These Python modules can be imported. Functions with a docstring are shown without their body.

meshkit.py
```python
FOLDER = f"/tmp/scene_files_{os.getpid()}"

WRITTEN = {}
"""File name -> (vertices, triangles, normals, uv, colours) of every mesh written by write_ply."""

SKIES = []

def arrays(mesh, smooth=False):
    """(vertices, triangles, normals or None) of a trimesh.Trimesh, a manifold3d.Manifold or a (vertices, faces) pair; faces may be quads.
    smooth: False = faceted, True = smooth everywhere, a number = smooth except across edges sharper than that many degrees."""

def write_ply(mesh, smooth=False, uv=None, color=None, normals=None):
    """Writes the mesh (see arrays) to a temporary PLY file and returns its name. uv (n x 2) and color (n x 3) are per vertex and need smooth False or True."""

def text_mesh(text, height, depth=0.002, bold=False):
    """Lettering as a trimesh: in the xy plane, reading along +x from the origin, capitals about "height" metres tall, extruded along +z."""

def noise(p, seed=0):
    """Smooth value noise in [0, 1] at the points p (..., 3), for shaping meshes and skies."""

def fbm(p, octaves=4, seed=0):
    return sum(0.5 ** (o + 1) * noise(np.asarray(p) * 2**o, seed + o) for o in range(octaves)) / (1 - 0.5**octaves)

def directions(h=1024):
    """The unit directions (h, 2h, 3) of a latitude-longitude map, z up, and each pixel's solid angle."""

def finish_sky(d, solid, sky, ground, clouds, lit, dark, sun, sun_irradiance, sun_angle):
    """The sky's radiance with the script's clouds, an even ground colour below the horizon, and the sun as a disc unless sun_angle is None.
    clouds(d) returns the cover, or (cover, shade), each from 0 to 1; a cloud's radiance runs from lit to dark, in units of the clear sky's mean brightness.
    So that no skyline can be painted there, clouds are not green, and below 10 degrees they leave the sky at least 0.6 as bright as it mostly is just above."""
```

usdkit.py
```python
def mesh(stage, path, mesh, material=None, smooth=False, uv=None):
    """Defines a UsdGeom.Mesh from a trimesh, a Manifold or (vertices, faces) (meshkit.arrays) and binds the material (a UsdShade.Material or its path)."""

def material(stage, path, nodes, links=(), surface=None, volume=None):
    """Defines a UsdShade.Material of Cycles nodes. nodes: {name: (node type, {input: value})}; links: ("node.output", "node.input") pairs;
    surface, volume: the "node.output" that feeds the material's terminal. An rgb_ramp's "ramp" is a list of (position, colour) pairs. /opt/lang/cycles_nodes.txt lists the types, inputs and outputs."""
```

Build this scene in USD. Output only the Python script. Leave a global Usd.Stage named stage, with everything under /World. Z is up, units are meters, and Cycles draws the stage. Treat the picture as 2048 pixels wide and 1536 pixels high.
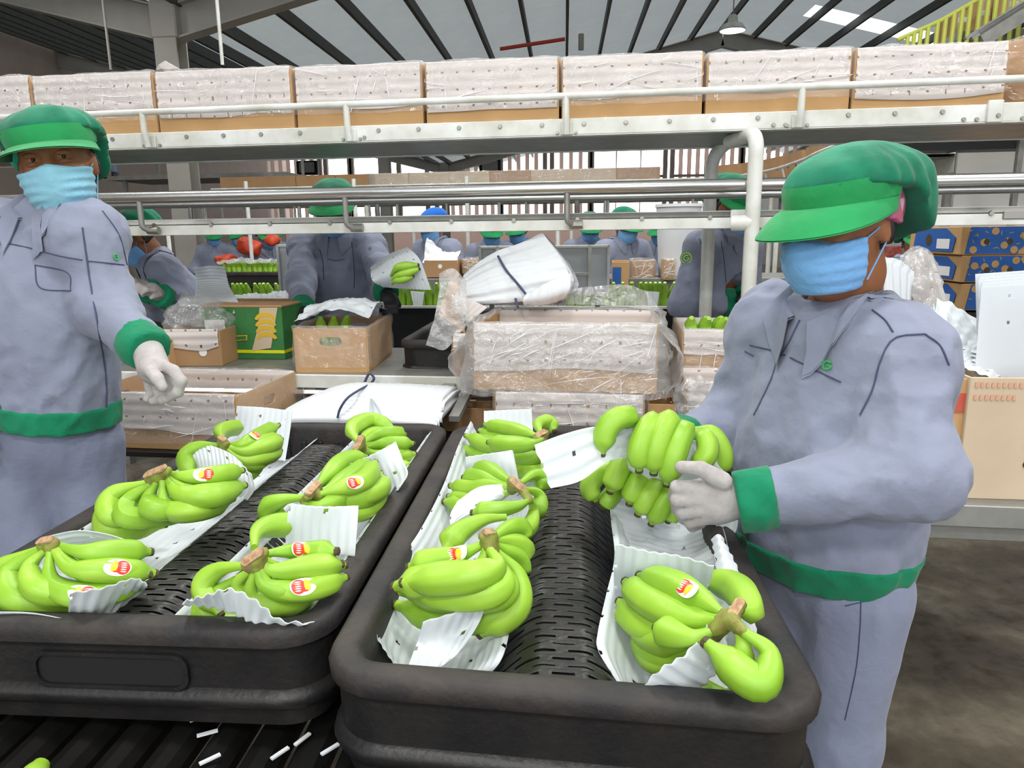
import math, random
import numpy as np, trimesh, usdkit, meshkit
from shapely.geometry import Polygon, Point
from shapely.ops import unary_union
from pxr import Usd, UsdGeom, UsdLux, UsdShade, Gf, Sdf
stage = Usd.Stage.CreateInMemory()
UsdGeom.SetStageUpAxis(stage, UsdGeom.Tokens.z); UsdGeom.SetStageMetersPerUnit(stage, 1.0)
UsdGeom.Xform.Define(stage, '/World'); UsdGeom.Scope.Define(stage, '/World/Looks')
PI = math.pi
A = np.array
# ---------------------------------------------------------------- camera
FPX, CX, CY = 1450.0, 1024.0, 768.0
YAW, PITCH, ROLL, EYE = 4.2, 11.8, 0.7, A([0, 0, 1.48])
_y, _p, _a = np.radians([YAW, PITCH, ROLL])
FWD = A([-math.sin(_y) * math.cos(_p), math.cos(_y) * math.cos(_p), -math.sin(_p)])
_r = np.cross(FWD, [0, 0, 1]); _r /= np.linalg.norm(_r); _u = np.cross(_r, FWD)
RGT, UPV = _r * math.cos(_a) - _u * math.sin(_a), _u * math.cos(_a) + _r * math.sin(_a)
cam = UsdGeom.Camera.Define(stage, '/World/camera')
cam.CreateFocalLengthAttr(36.0 * FPX / 2048); cam.CreateHorizontalApertureAttr(36.0); cam.CreateVerticalApertureAttr(27.0)
cam.CreateClippingRangeAttr(Gf.Vec2f(0.05, 300)); cam.CreateFStopAttr(0.0)
cam.CreateExposureAttr(0.0)
_m = Gf.Matrix4d(*RGT, 0, *UPV, 0, *(-FWD), 0, *EYE, 1)
UsdGeom.Xformable(cam).AddTransformOp().Set(_m)
# ---------------------------------------------------------------- light: overcast daylight through far windows, skylights and an added rear opening
dome = UsdLux.DomeLight.Define(stage, '/World/sky'); dome.CreateIntensityAttr(0.78); dome.CreateColorAttr(Gf.Vec3f(0.93, 0.97, 1.0))
LAMP_POWER = 0.26     # multiplies every high-bay lamp and added hall light
EXPOSURE = -0.42
cam.GetExposureAttr().Set(EXPOSURE)

# ---------------------------------------------------------------- placing: a pixel of the 2048x1536 frame to a point of the world
def ray(px, py): return FWD + RGT * ((px - CX) / FPX) + UPV * ((CY - py) / FPX)
def PZ(px, py, z):
    d = ray(px, py); return EYE + d * ((z - EYE[2]) / d[2])
def PY(px, py, y):
    d = ray(px, py); return EYE + d * ((y - EYE[1]) / d[1])
TH = math.radians(4.0)
EX, EYV = A([math.cos(TH), -math.sin(TH), 0]), A([math.sin(TH), math.cos(TH), 0])
def CV(s, d, z): return EX * s + EYV * d + A([0, 0, z])          # frame of the conveyor lines: along, depth, up
def PD(px, py, d):
    r = ray(px, py); return EYE + r * ((d - EYE @ EYV) / (r @ EYV))
def SD(px, py, d):
    p = PD(px, py, d); return float(p @ EX), float(p[2])
RZC = -TH                                                          # rotation of things lined up with the conveyors

# ---------------------------------------------------------------- objects
_used = {}
def numbered(parent, name):
    k = parent + '/' + name; n = _used.get(k, 0); _used[k] = n + 1
    return name if n == 0 else f'{name}_{n:03d}'
class Node:
    def __init__(s, path, loc, rz=0.0): s.path, s.loc, s.rz = path, A(loc, float), rz
    @property
    def prim(s): return stage.GetPrimAtPath(s.path)
def keys(prim, **kw):
    for k, v in kw.items():
        if v: prim.SetCustomDataByKey(k, v)
def place(prim, loc, rz):
    x = UsdGeom.Xformable(prim)
    x.AddTranslateOp().Set(Gf.Vec3d(*map(float, loc)))
    if rz: x.AddRotateZOp().Set(math.degrees(rz))
def thing(name, label, cat, loc=(0, 0, 0), rz=0.0, group=None, kind=None):
    path = '/World/' + numbered('/World', name)
    x = UsdGeom.Xform.Define(stage, path); place(x.GetPrim(), loc, rz)
    keys(x.GetPrim(), label=label, category=cat, group=group, kind=kind)
    return Node(path, loc, rz)
def tri(mesh):
    v, f, _ = meshkit.arrays(mesh); return v, f
LOCAL = False
def part(parent, name, mesh, mat, smooth=30, label=None, kind=None, local=False, uv=None):
    """mesh in world coordinates (local=True: in the thing's own frame)."""
    v, f = tri(mesh)
    if not local:
        v = v - parent.loc
        if parent.rz:
            c, s = math.cos(-parent.rz), math.sin(-parent.rz); v = np.c_[v[:, 0] * c - v[:, 1] * s, v[:, 0] * s + v[:, 1] * c, v[:, 2]]
    path = parent.path + '/' + numbered(parent.path, name)
    m = usdkit.mesh(stage, path, (v, f), mat, smooth=(True if uv is not None else smooth), uv=uv)
    keys(m.GetPrim(), label=label, kind=kind)
    return Node(path, parent.loc, parent.rz)
def solo(name, label, cat, mesh, mat, smooth=30, group=None, kind=None, uv=None, loc=None):
    v, f = tri(mesh)
    if loc is None: loc = A([*(v[:, :2].min(0) + v[:, :2].max(0)) / 2, v[:, 2].min()])
    path = '/World/' + numbered('/World', name)
    m = usdkit.mesh(stage, path, (v - loc, f), mat, smooth=(True if uv is not None else smooth), uv=uv)
    place(m.GetPrim(), loc, 0); keys(m.GetPrim(), label=label, category=cat, group=group, kind=kind)
    return Node(path, loc)
def struct(name, mesh, mat, smooth=30):
    v, f = tri(mesh); path = '/World/' + numbered('/World', name)
    m = usdkit.mesh(stage, path, (v, f), mat, smooth=smooth); keys(m.GetPrim(), kind='structure')
    return Node(path, (0, 0, 0))
def dup(src, loc, rz=0.0, label=None, group=None):
    was = src.prim.GetCustomData()
    name = src.path.split('/')[-1]
    name = name[:-4] if name[-4:-3] == '_' and name[-3:].isdigit() else name
    n = thing(name, label or was.get('label'), was.get('category'), loc, rz, group or was.get('group'))
    n.prim.GetReferences().AddInternalReference(src.path); n.prim.SetInstanceable(True)
    return n

# ---------------------------------------------------------------- shapes
def cat(ms):
    V, F, o = [], [], 0
    for m in ms:
        v, f = tri(m); V.append(v); F.append(np.asarray(f) + o); o += len(v)
    return np.vstack(V), np.vstack(F)
def moved(m, loc=(0, 0, 0), rz=0.0, rx=0.0, ry=0.0, scale=1.0):
    v, f = tri(m); v = v * scale
    for ax, a in ((0, rx), (1, ry), (2, rz)):
        if a:
            i, j = [(1, 2), (2, 0), (0, 1)][ax]; c, s = math.cos(a), math.sin(a)
            vi, vj = v[:, i].copy(), v[:, j].copy(); v = v.copy(); v[:, i], v[:, j] = vi * c - vj * s, vi * s + vj * c
    return v + A(loc, float), f
def box(sx, sy, sz, loc=(0, 0, 0), rz=0.0, b=0.0, **k):
    """bevelled box standing on its base at loc."""
    b = min(b, sx * .45, sy * .45, sz * .45)
    if b <= 0:
        m = trimesh.creation.box((sx, sy, sz)); return moved((A(m.vertices) + [0, 0, sz / 2], A(m.faces)), loc, rz, **k)
    hx, hy, hz = sx / 2, sy / 2, sz / 2
    pts = [(x * (hx - (b if i != 0 else 0)), y * (hy - (b if i != 1 else 0)), z * (hz - (b if i != 2 else 0)) + hz) for x in (-1, 1) for y in (-1, 1) for z in (-1, 1) for i in range(3)]
    m = trimesh.convex.convex_hull(A(pts)); return moved((A(m.vertices), A(m.faces)), loc, rz, **k)
def frames(p):
    t = np.gradient(p, axis=0); t /= np.linalg.norm(t, axis=1, keepdims=True) + 1e-12
    n = np.zeros_like(p); a = A([0, 0, 1.0]) if abs(t[0, 2]) < .9 else A([1.0, 0, 0])
    n[0] = a - t[0] * (a @ t[0])
    for i in range(1, len(p)): n[i] = n[i - 1] - t[i] * (n[i - 1] @ t[i])
    n /= np.linalg.norm(n, axis=1, keepdims=True) + 1e-12
    return t, n, np.cross(t, n)
def tube(pts, r, sides=10, prof=None, caps=True):
    """sweep: r scalar or per point; prof(angles, i/n) optional radius factor."""
    p = A(pts, float); t, n, b = frames(p); r = np.broadcast_to(r, (len(p),)); a = np.arange(sides) * 2 * PI / sides
    k = np.ones((len(p), sides)) if prof is None else A([prof(a, i / (len(p) - 1)) for i in range(len(p))])
    v = p[:, None] + (r[:, None] * k)[..., None] * (np.cos(a)[None, :, None] * n[:, None] + np.sin(a)[None, :, None] * b[:, None])
    i, j = np.meshgrid(np.arange(len(p) - 1), np.arange(sides), indexing='ij'); j2 = (j + 1) % sides
    q = np.stack([i * sides + j, i * sides + j2, (i + 1) * sides + j2, (i + 1) * sides + j], -1).reshape(-1, 4)
    V = v.reshape(-1, 3); Fc = np.vstack([q[:, [0, 1, 2]], q[:, [0, 2, 3]]])
    if caps:
        N = len(V); V = np.vstack([V, p[0], p[-1]]); jj = np.arange(sides); L = (len(p) - 1) * sides
        Fc = np.vstack([Fc, np.c_[(jj + 1) % sides, jj, np.full(sides, N)], np.c_[L + jj, L + (jj + 1) % sides, np.full(sides, N + 1)]])
    return V, Fc
def spline(pts, n):
    """Catmull-Rom through the points, n samples."""
    p = A(pts, float); p = np.vstack([2 * p[0] - p[1], p, 2 * p[-1] - p[-2]]); m = len(p) - 3
    u = np.linspace(0, m - 1e-9, n); i = u.astype(int); t = (u - i)[:, None]
    a, b, c, d = p[i], p[i + 1], p[i + 2], p[i + 3]
    return .5 * (2 * b + (c - a) * t + (2 * a - 5 * b + 4 * c - d) * t ** 2 + (3 * b - a - 3 * c + d) * t ** 3)
def pipe(pts, r, sides=12, bend=0.06):
    """round tube with rounded corners."""
    p = [A(x, float) for x in pts]; out = [p[0]]
    for i in range(1, len(p) - 1):
        a, b = p[i - 1] - p[i], p[i + 1] - p[i]; la, lb = np.linalg.norm(a), np.linalg.norm(b); k = min(bend, la * .45, lb * .45)
        A0, B0 = p[i] + a / la * k, p[i] + b / lb * k
        for t in np.linspace(0, 1, 7): out.append((1 - t) ** 2 * A0 + 2 * t * (1 - t) * p[i] + t * t * B0)
    out.append(p[-1]); return tube(out, r, sides)
def bar(a, b, w, h, up=(0, 0, 1)):
    """rectangular bar from a to b: w across, h along up."""
    a, b = A(a, float), A(b, float); d = b - a; d /= np.linalg.norm(d); s = np.cross(d, up); s /= np.linalg.norm(s); u = np.cross(s, d)
    v = A([q + s * x * w / 2 + u * y * h / 2 for q in (a, b) for x, y in ((-1, -1), (1, -1), (1, 1), (-1, 1))])
    f = A([[0, 1, 2, 3], [7, 6, 5, 4], [0, 4, 5, 1], [1, 5, 6, 2], [2, 6, 7, 3], [3, 7, 4, 0]])[:, ::-1]
    return v, np.vstack([f[:, [0, 1, 2]], f[:, [0, 2, 3]]])
def lathe(prof, n=20, loc=(0, 0, 0)):
    r, z = A(prof, float).T; a = np.arange(n) * 2 * PI / n
    v = np.stack([r[:, None] * np.cos(a), r[:, None] * np.sin(a), np.repeat(z[:, None], n, 1)], -1).reshape(-1, 3)
    i, j = np.meshgrid(np.arange(len(r) - 1), np.arange(n), indexing='ij'); k = (j + 1) % n
    q = np.stack([i * n + j, i * n + k, (i + 1) * n + k, (i + 1) * n + j], -1).reshape(-1, 4)
    return v + A(loc, float), np.vstack([q[:, [0, 1, 2]], q[:, [0, 2, 3]]])
def gridmesh(P, keep=None):
    """P (m, n, 3) to triangles; keep (m-1, n-1) bool."""
    m, n = P.shape[:2]; i, j = np.meshgrid(np.arange(m - 1), np.arange(n - 1), indexing='ij')
    q = np.stack([i * n + j, i * n + j + 1, (i + 1) * n + j + 1, (i + 1) * n + j], -1)
    q = q[keep] if keep is not None else q.reshape(-1, 4)
    return P.reshape(-1, 3), np.vstack([q[:, [0, 1, 2]], q[:, [0, 2, 3]]])
def bicub(C, m, n):
    """control grid (a, b, 3) splined to (m, n, 3)."""
    C = A(C, float); a, b = C.shape[:2]
    R = np.stack([spline(C[:, j], m) if a > 2 else C[0, j] + np.linspace(0, 1, m)[:, None] * (C[1, j] - C[0, j]) for j in range(b)], 1)
    return np.stack([spline(R[i], n) if b > 2 else R[i, 0] + np.linspace(0, 1, n)[:, None] * (R[i, 1] - R[i, 0]) for i in range(m)], 0)
def sheet(C, rib=0.0015, pitch=0.018, axis=0, holes=0.0045, hpitch=0.075, step=0.0042, seed=0, crumple=0.0, thick=0.0016):
    """thin foam sheet over a control grid of world points: fine ribs along one axis, punched holes, a real thickness."""
    C = A(C, float); L0 = np.linalg.norm(np.diff(C, axis=0), axis=2).sum(0).max(); L1 = np.linalg.norm(np.diff(C, axis=1), axis=2).sum(1).max()
    m, n = max(8, int(L0 / step)), max(8, int(L1 / step)); P = bicub(C, m, n)
    du, dv = np.gradient(P, axis=0), np.gradient(P, axis=1); N = np.cross(du, dv); N /= np.linalg.norm(N, axis=2, keepdims=True) + 1e-12
    u = np.r_[0, np.cumsum(np.linalg.norm(np.diff(P, axis=0), axis=2).mean(1))][:, None] * np.ones((1, n)); v = np.r_[0, np.cumsum(np.linalg.norm(np.diff(P, axis=1), axis=2).mean(0))][None] * np.ones((m, 1)); w = v if axis == 0 else u
    h = rib * np.cos(w * 2 * PI / pitch)
    if crumple: h = h + crumple * (meshkit.fbm(P * 22, 3, seed) - .5) * 2
    P = P + N * h[..., None]
    uc, vc = (u[:-1, :-1] + u[1:, 1:]) / 2, (v[:-1, :-1] + v[1:, 1:]) / 2; keep = None
    if holes:
        rnd = seed * .37; a, b = (uc + .6 * hpitch + rnd * .01) % hpitch - hpitch / 2, (vc + .5 * hpitch) % hpitch - hpitch / 2
        keep = a * a + b * b > holes ** 2
    t = thick / 2
    fr = gridmesh(P + N * t, keep); bk = gridmesh(P - N * t, keep)
    bk = (bk[0], bk[1][:, ::-1])
    ed = []
    mn = m * n; idx = np.arange(mn).reshape(m, n)
    for line in (idx[0], idx[-1][::-1], idx[:, 0][::-1], idx[:, -1]):
        q = np.c_[line[:-1], line[1:], line[1:] + mn, line[:-1] + mn]; ed.append(np.vstack([q[:, [0, 2, 1]], q[:, [0, 3, 2]]]))
    return np.vstack([fr[0], bk[0]]), np.vstack([fr[1], bk[1] + mn] + ed)
# ---- signed distance bodies
def cone(p, a, b, ra, rb):
    a, b = A(a, float), A(b, float); ab = b - a; t = np.clip(((p - a) @ ab) / (ab @ ab + 1e-12), 0, 1)
    return np.linalg.norm(p - a - t[:, None] * ab, axis=1) - (ra + (rb - ra) * t)
def ell(p, c, r, R=None):
    q = p - A(c, float)
    if R is not None: q = q @ R
    r = A(r, float); k = np.linalg.norm(q / r, axis=1); k2 = np.linalg.norm(q / r ** 2, axis=1)
    return k * (k - 1) / (k2 + 1e-9)
def smin(a, b, k):
    h = np.maximum(k - np.abs(a - b), 0) / k; return np.minimum(a, b) - h * h * k * .25
def smax(a, b, k): return -smin(-a, -b, k)
def union(ds, k):
    o = ds[0]
    for d in ds[1:]: o = smin(o, d, k)
    return o
def nets(fn, lo, hi, h):
    lo, hi = A(lo, float), A(hi, float); n = np.ceil((hi - lo) / (4 * h)).astype(int) * 4 + 1
    g = [lo[k] + np.arange(n[k]) * h for k in range(3)]
    c = [x[::4] for x in g]; Cg = np.stack(np.meshgrid(*c, indexing='ij'), -1); dc = fn(Cg.reshape(-1, 3)).reshape(Cg.shape[:3])
    V = np.repeat(np.repeat(np.repeat(dc, 4, 0), 4, 1), 4, 2)[2:, 2:, 2:]   # nearest coarse value
    V = np.pad(V, [(0, max(0, n[k] - V.shape[k])) for k in range(3)], mode='edge')[:n[0], :n[1], :n[2]].copy()
    near = np.abs(V) < 7.5 * h; idx = np.argwhere(near); P = np.stack([g[k][idx[:, k]] for k in range(3)], 1)
    V[near] = np.concatenate([fn(P[i:i + 200000]) for i in range(0, len(P), 200000)]) if len(P) else []
    s = V < 0; S = [s[i:n[0] - 1 + i, j:n[1] - 1 + j, k:n[2] - 1 + k] for i, j, k in np.ndindex(2, 2, 2)]
    tot = sum(x.astype(np.int8) for x in S); cells = np.argwhere((tot > 0) & (tot < 8)); cid = -np.ones(tuple(n - 1), int); cid[tuple(cells.T)] = np.arange(len(cells))
    acc, cnt = np.zeros((len(cells), 3)), np.zeros(len(cells))
    corners = list(np.ndindex(2, 2, 2))
    for a in corners:
        for ax in range(3):
            if a[ax]: continue
            b = list(a); b[ax] = 1; va = V[tuple((cells + a).T)]; vb = V[tuple((cells + b).T)]; m = (va < 0) != (vb < 0)
            t = np.where(m, va / np.where(va == vb, 1, va - vb), 0); pt = np.repeat(A([a], float), len(cells), 0); pt[:, ax] += t
            acc[m] += pt[m]; cnt[m] += 1
    verts = lo + (cells + acc / np.maximum(cnt, 1)[:, None]) * h
    quads = []
    for ax in range(3):
        sl0, sl1 = [slice(None)] * 3, [slice(None)] * 3; sl0[ax], sl1[ax] = slice(0, -1), slice(1, None)
        e0, e1 = s[tuple(sl0)], s[tuple(sl1)]; E = np.argwhere(e0 != e1); o1, o2 = [(1, 2), (2, 0), (0, 1)][ax]
        E = E[(E[:, o1] > 0) & (E[:, o2] > 0) & (E[:, o1] < n[o1] - 1) & (E[:, o2] < n[o2] - 1)]
        flip = s[tuple(E.T)]
        def at(d1, d2):
            q = E.copy(); q[:, o1] -= d1; q[:, o2] -= d2; return cid[tuple(q.T)]
        q = np.stack([at(1, 1), at(0, 1), at(0, 0), at(1, 0)], 1); q[~flip] = q[~flip][:, ::-1]; quads.append(q)
    q = np.vstack(quads); q = q[(q >= 0).all(1)]
    return verts, np.vstack([q[:, [0, 1, 2]], q[:, [0, 2, 3]]])
def trace(fn, px, py, t0=.6, tmax=6.):
    """first point of a distance body along the view through a pixel (where a seam or badge sits)."""
    d = ray(px, py); d = d / np.linalg.norm(d); t = t0
    for _ in range(90):
        k = float(fn((EYE + d * t)[None])[0]); t += k * .8
        if k < .0004 or t > tmax: break
    return EYE + d * t
def grad(fn, p):
    e = .002; q = np.vstack([p + A(o) * e for o in ((1, 0, 0), (-1, 0, 0), (0, 1, 0), (0, -1, 0), (0, 0, 1), (0, 0, -1))]); v = fn(q)
    g = A([v[0] - v[1], v[2] - v[3], v[4] - v[5]]); return g / (np.linalg.norm(g) + 1e-9)
def rnd(seed): return np.random.default_rng(seed)
def prism(poly, d):
    ps = getattr(poly, 'geoms', [poly])
    return cat([trimesh.creation.extrude_polygon(g, d, engine='earcut') for g in ps])
def orient(m, o, ex, ey):
    """local xy plane mapped on ex, ey at o (z = ex x ey)."""
    v, f = tri(m); ex, ey = A(ex, float), A(ey, float); ez = np.cross(ex, ey); ez /= np.linalg.norm(ez)
    return A(o) + v[:, :1] * ex + v[:, 1:2] * ey + v[:, 2:3] * ez, f
# ---------------------------------------------------------------- materials
LK = '/World/Looks/'
def lin(c): c = A(c, float) / 255; return tuple(np.where(c <= .04045, c / 12.92, ((c + .055) / 1.055) ** 2.4))
def plain(name, c, rough=.5, metal=0.0, spec=.5, bump=0.0, bscale=60.0, var=0.0, vscale=8.0, coord='object', stretch=(1, 1, 1), c2=None, **extra):
    col = lin(c); N = {"p": ("principled_bsdf", {"base_color": col, "roughness": rough, "metallic": metal, "specular_ior_level": spec, **extra})}; L = []
    if var or bump:
        N["tc"] = ("texture_coordinate", {}); N["mp"] = ("mapping", {"scale": stretch}); L += [("tc.object", "mp.vector")]
    if var:
        d = lin(c2) if c2 else tuple(x * (1 - var) for x in col)
        N["nv"] = ("noise_texture", {"scale": vscale, "detail": 4.0, "roughness": .6}); N["rv"] = ("rgb_ramp", {"ramp": [(.35, d), (.65, col)]})
        L += [("mp.vector", "nv.vector"), ("nv.fac", "rv.fac"), ("rv.color", "p.base_color")]
    if bump:
        N["nb"] = ("noise_texture", {"scale": bscale, "detail": 3.0}); N["bm"] = ("bump", {"strength": bump, "distance": .01})
        L += [("mp.vector", "nb.vector"), ("nb.fac", "bm.height"), ("bm.normal", "p.normal")]
    return usdkit.material(stage, LK + name, N, L, surface="p.BSDF")
M = {}
M['white_paint'] = plain('white_paint', (226, 229, 226), .35, var=.12, vscale=5, c2=(196, 196, 186))
M['grey_steel'] = plain('grey_steel', (150, 150, 146), .45, .4, var=.25, vscale=9)
M['chrome'] = plain('chrome', (205, 205, 203), .22, .9, bump=.05, bscale=30)
M['bolt'] = plain('bolt', (150, 148, 140), .35, .8)
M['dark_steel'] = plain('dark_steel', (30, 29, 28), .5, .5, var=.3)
M['black_plastic'] = plain('black_plastic', (24, 24, 26), .42, 0, .4, bump=.12, bscale=90, var=.35, vscale=7, c2=(38, 35, 33))
M['black_rubber'] = plain('black_rubber', (38, 37, 39), .6, 0, .3, bump=.2, bscale=70, var=.4, vscale=9, c2=(58, 53, 50))
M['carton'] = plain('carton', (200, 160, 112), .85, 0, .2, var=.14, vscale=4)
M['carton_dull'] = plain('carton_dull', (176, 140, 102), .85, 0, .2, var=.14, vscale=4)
M['carton_pale'] = plain('carton_pale', (205, 186, 160), .85, 0, .2, var=.1, vscale=4)
M['foam'] = plain('foam', (214, 218, 222), .55, 0, .3, subsurface_weight=.0)
M['gloss_film'] = None
def film(name, opac, tint, scale=11, strength=.9, gloss=.085):
    N = {"tc": ("texture_coordinate", {}), "mp": ("mapping", {"scale": (1, 1, 1.5)}), "nb": ("noise_texture", {"scale": scale, "detail": 4.0, "roughness": .55, "distortion": 1.6}), "bm": ("bump", {"strength": strength, "distance": .035}),
         "t": ("transparent_bsdf", {"color": (.98, .98, .98)}), "g": ("glossy_bsdf", {"color": (1, 1, 1), "roughness": .13}), "d": ("diffuse_bsdf", {"color": lin(tint)}), "tl": ("translucent_bsdf", {"color": lin(tint)}), "dt": ("mix_closure", {"fac": .4}), "m1": ("mix_closure", {"fac": opac}), "m2": ("mix_closure", {"fac": gloss})}
    L = [("tc.object", "mp.vector"), ("mp.vector", "nb.vector"), ("nb.fac", "bm.height"), ("bm.normal", "g.normal"), ("d.BSDF", "dt.closure1"), ("tl.BSDF", "dt.closure2"), ("t.BSDF", "m1.closure1"), ("dt.closure", "m1.closure2"), ("m1.closure", "m2.closure1"), ("g.BSDF", "m2.closure2")]
    return usdkit.material(stage, LK + name, N, L, surface="m2.closure")
M['film'] = film('film', .16, (240, 240, 242))
M['film_thick'] = film('film_thick', .26, (236, 236, 238), 13, .9, .12)
def foammat(name, c, tl=.35):
    N = {"p": ("principled_bsdf", {"base_color": lin(c), "roughness": .5, "specular_ior_level": .35}), "t": ("translucent_bsdf", {"color": lin(c)}), "m": ("mix_closure", {"fac": tl})}
    return usdkit.material(stage, LK + name, N, [("p.BSDF", "m.closure1"), ("t.BSDF", "m.closure2")], surface="m.closure")
M['pad'] = foammat('pad', (232, 237, 241))
M['pad_pink'] = foammat('pad_pink', (228, 220, 216), .2)
# ================================================================ the hall
def floor_mat():
    N = {"tc": ("texture_coordinate", {}), "n1": ("noise_texture", {"scale": 2.2, "detail": 6.0, "roughness": .65}), "r1": ("rgb_ramp", {"ramp": [(.3, lin((66, 59, 51))), (.5, lin((100, 92, 79))), (.7, lin((144, 137, 121)))]}),
         "n2": ("noise_texture", {"scale": 14.0, "detail": 5.0}), "r2": ("rgb_ramp", {"ramp": [(.3, (.12, .12, .12)), (.7, (.6, .6, .6))]}), "b": ("bump", {"strength": .25, "distance": .01}), "p": ("principled_bsdf", {"specular_ior_level": .4})}
    return usdkit.material(stage, LK + 'concrete_floor', N, [("tc.object", "n1.vector"), ("tc.object", "n2.vector"), ("n1.fac", "r1.fac"), ("r1.color", "p.base_color"), ("n2.fac", "r2.fac"), ("r2.color", "p.roughness"), ("n2.fac", "b.height"), ("b.normal", "p.normal")], surface="p.BSDF")
M['floor'] = floor_mat()
M['roof'] = usdkit.material(stage, LK + 'roof_sheet', {"tc": ("texture_coordinate", {}), "n": ("noise_texture", {"scale": 1.1, "detail": 4.0}), "r": ("rgb_ramp", {"ramp": [(.35, (.5, .52, .52)), (.65, (.68, .70, .69))]}), "d": ("diffuse_bsdf", {}), "t": ("translucent_bsdf", {"color": (.62, .66, .66)}), "m": ("mix_closure", {"fac": .25})},
    [("tc.object", "n.vector"), ("n.fac", "r.fac"), ("r.color", "d.color"), ("d.BSDF", "m.closure1"), ("t.BSDF", "m.closure2")], surface="m.closure")
M['purlin'] = plain('purlin', (78, 80, 74), .6, .2, var=.25)
M['frame_steel'] = plain('frame_steel', (176, 173, 165), .6, .1, var=.12, vscale=2)
M['wall_panel'] = plain('wall_panel', (222, 220, 216), .45, var=.06, vscale=1)
M['wall_sheet'] = plain('wall_sheet', (190, 172, 160), .6, var=.12, vscale=2)
def thin(name, c, f): return usdkit.material(stage, LK + name, {"d": ("diffuse_bsdf", {"color": lin(c)}), "t": ("translucent_bsdf", {"color": lin(c)}), "m": ("mix_closure", {"fac": f})}, [("d.BSDF", "m.closure1"), ("t.BSDF", "m.closure2")], surface="m.closure")
M['slat'] = thin('translucent_sheet', (226, 208, 200), .62)
M['yellow_paint'] = plain('yellow_paint', (206, 214, 96), .45)
M['red_paint'] = plain('red_paint', (190, 60, 50), .5)
def emit(name, c, s): return usdkit.material(stage, LK + name, {"e": ("emission", {"color": c, "strength": s})}, [], surface="e.emission")
M['lamp_glow'] = emit('lamp_glow', (1, .98, .94), 14.0)
struct('floor', box(44, 48, .2, (2, 20, -.2)), M['floor'])
VAL, RID, SL, ZV = -5.85, 4.8, .25, 4.95
def roof_z(x):
    k = (x - VAL) % (2 * (RID - VAL)); return ZV + SL * min(k, 2 * (RID - VAL) - k)
W2 = 2 * (RID - VAL)
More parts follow.
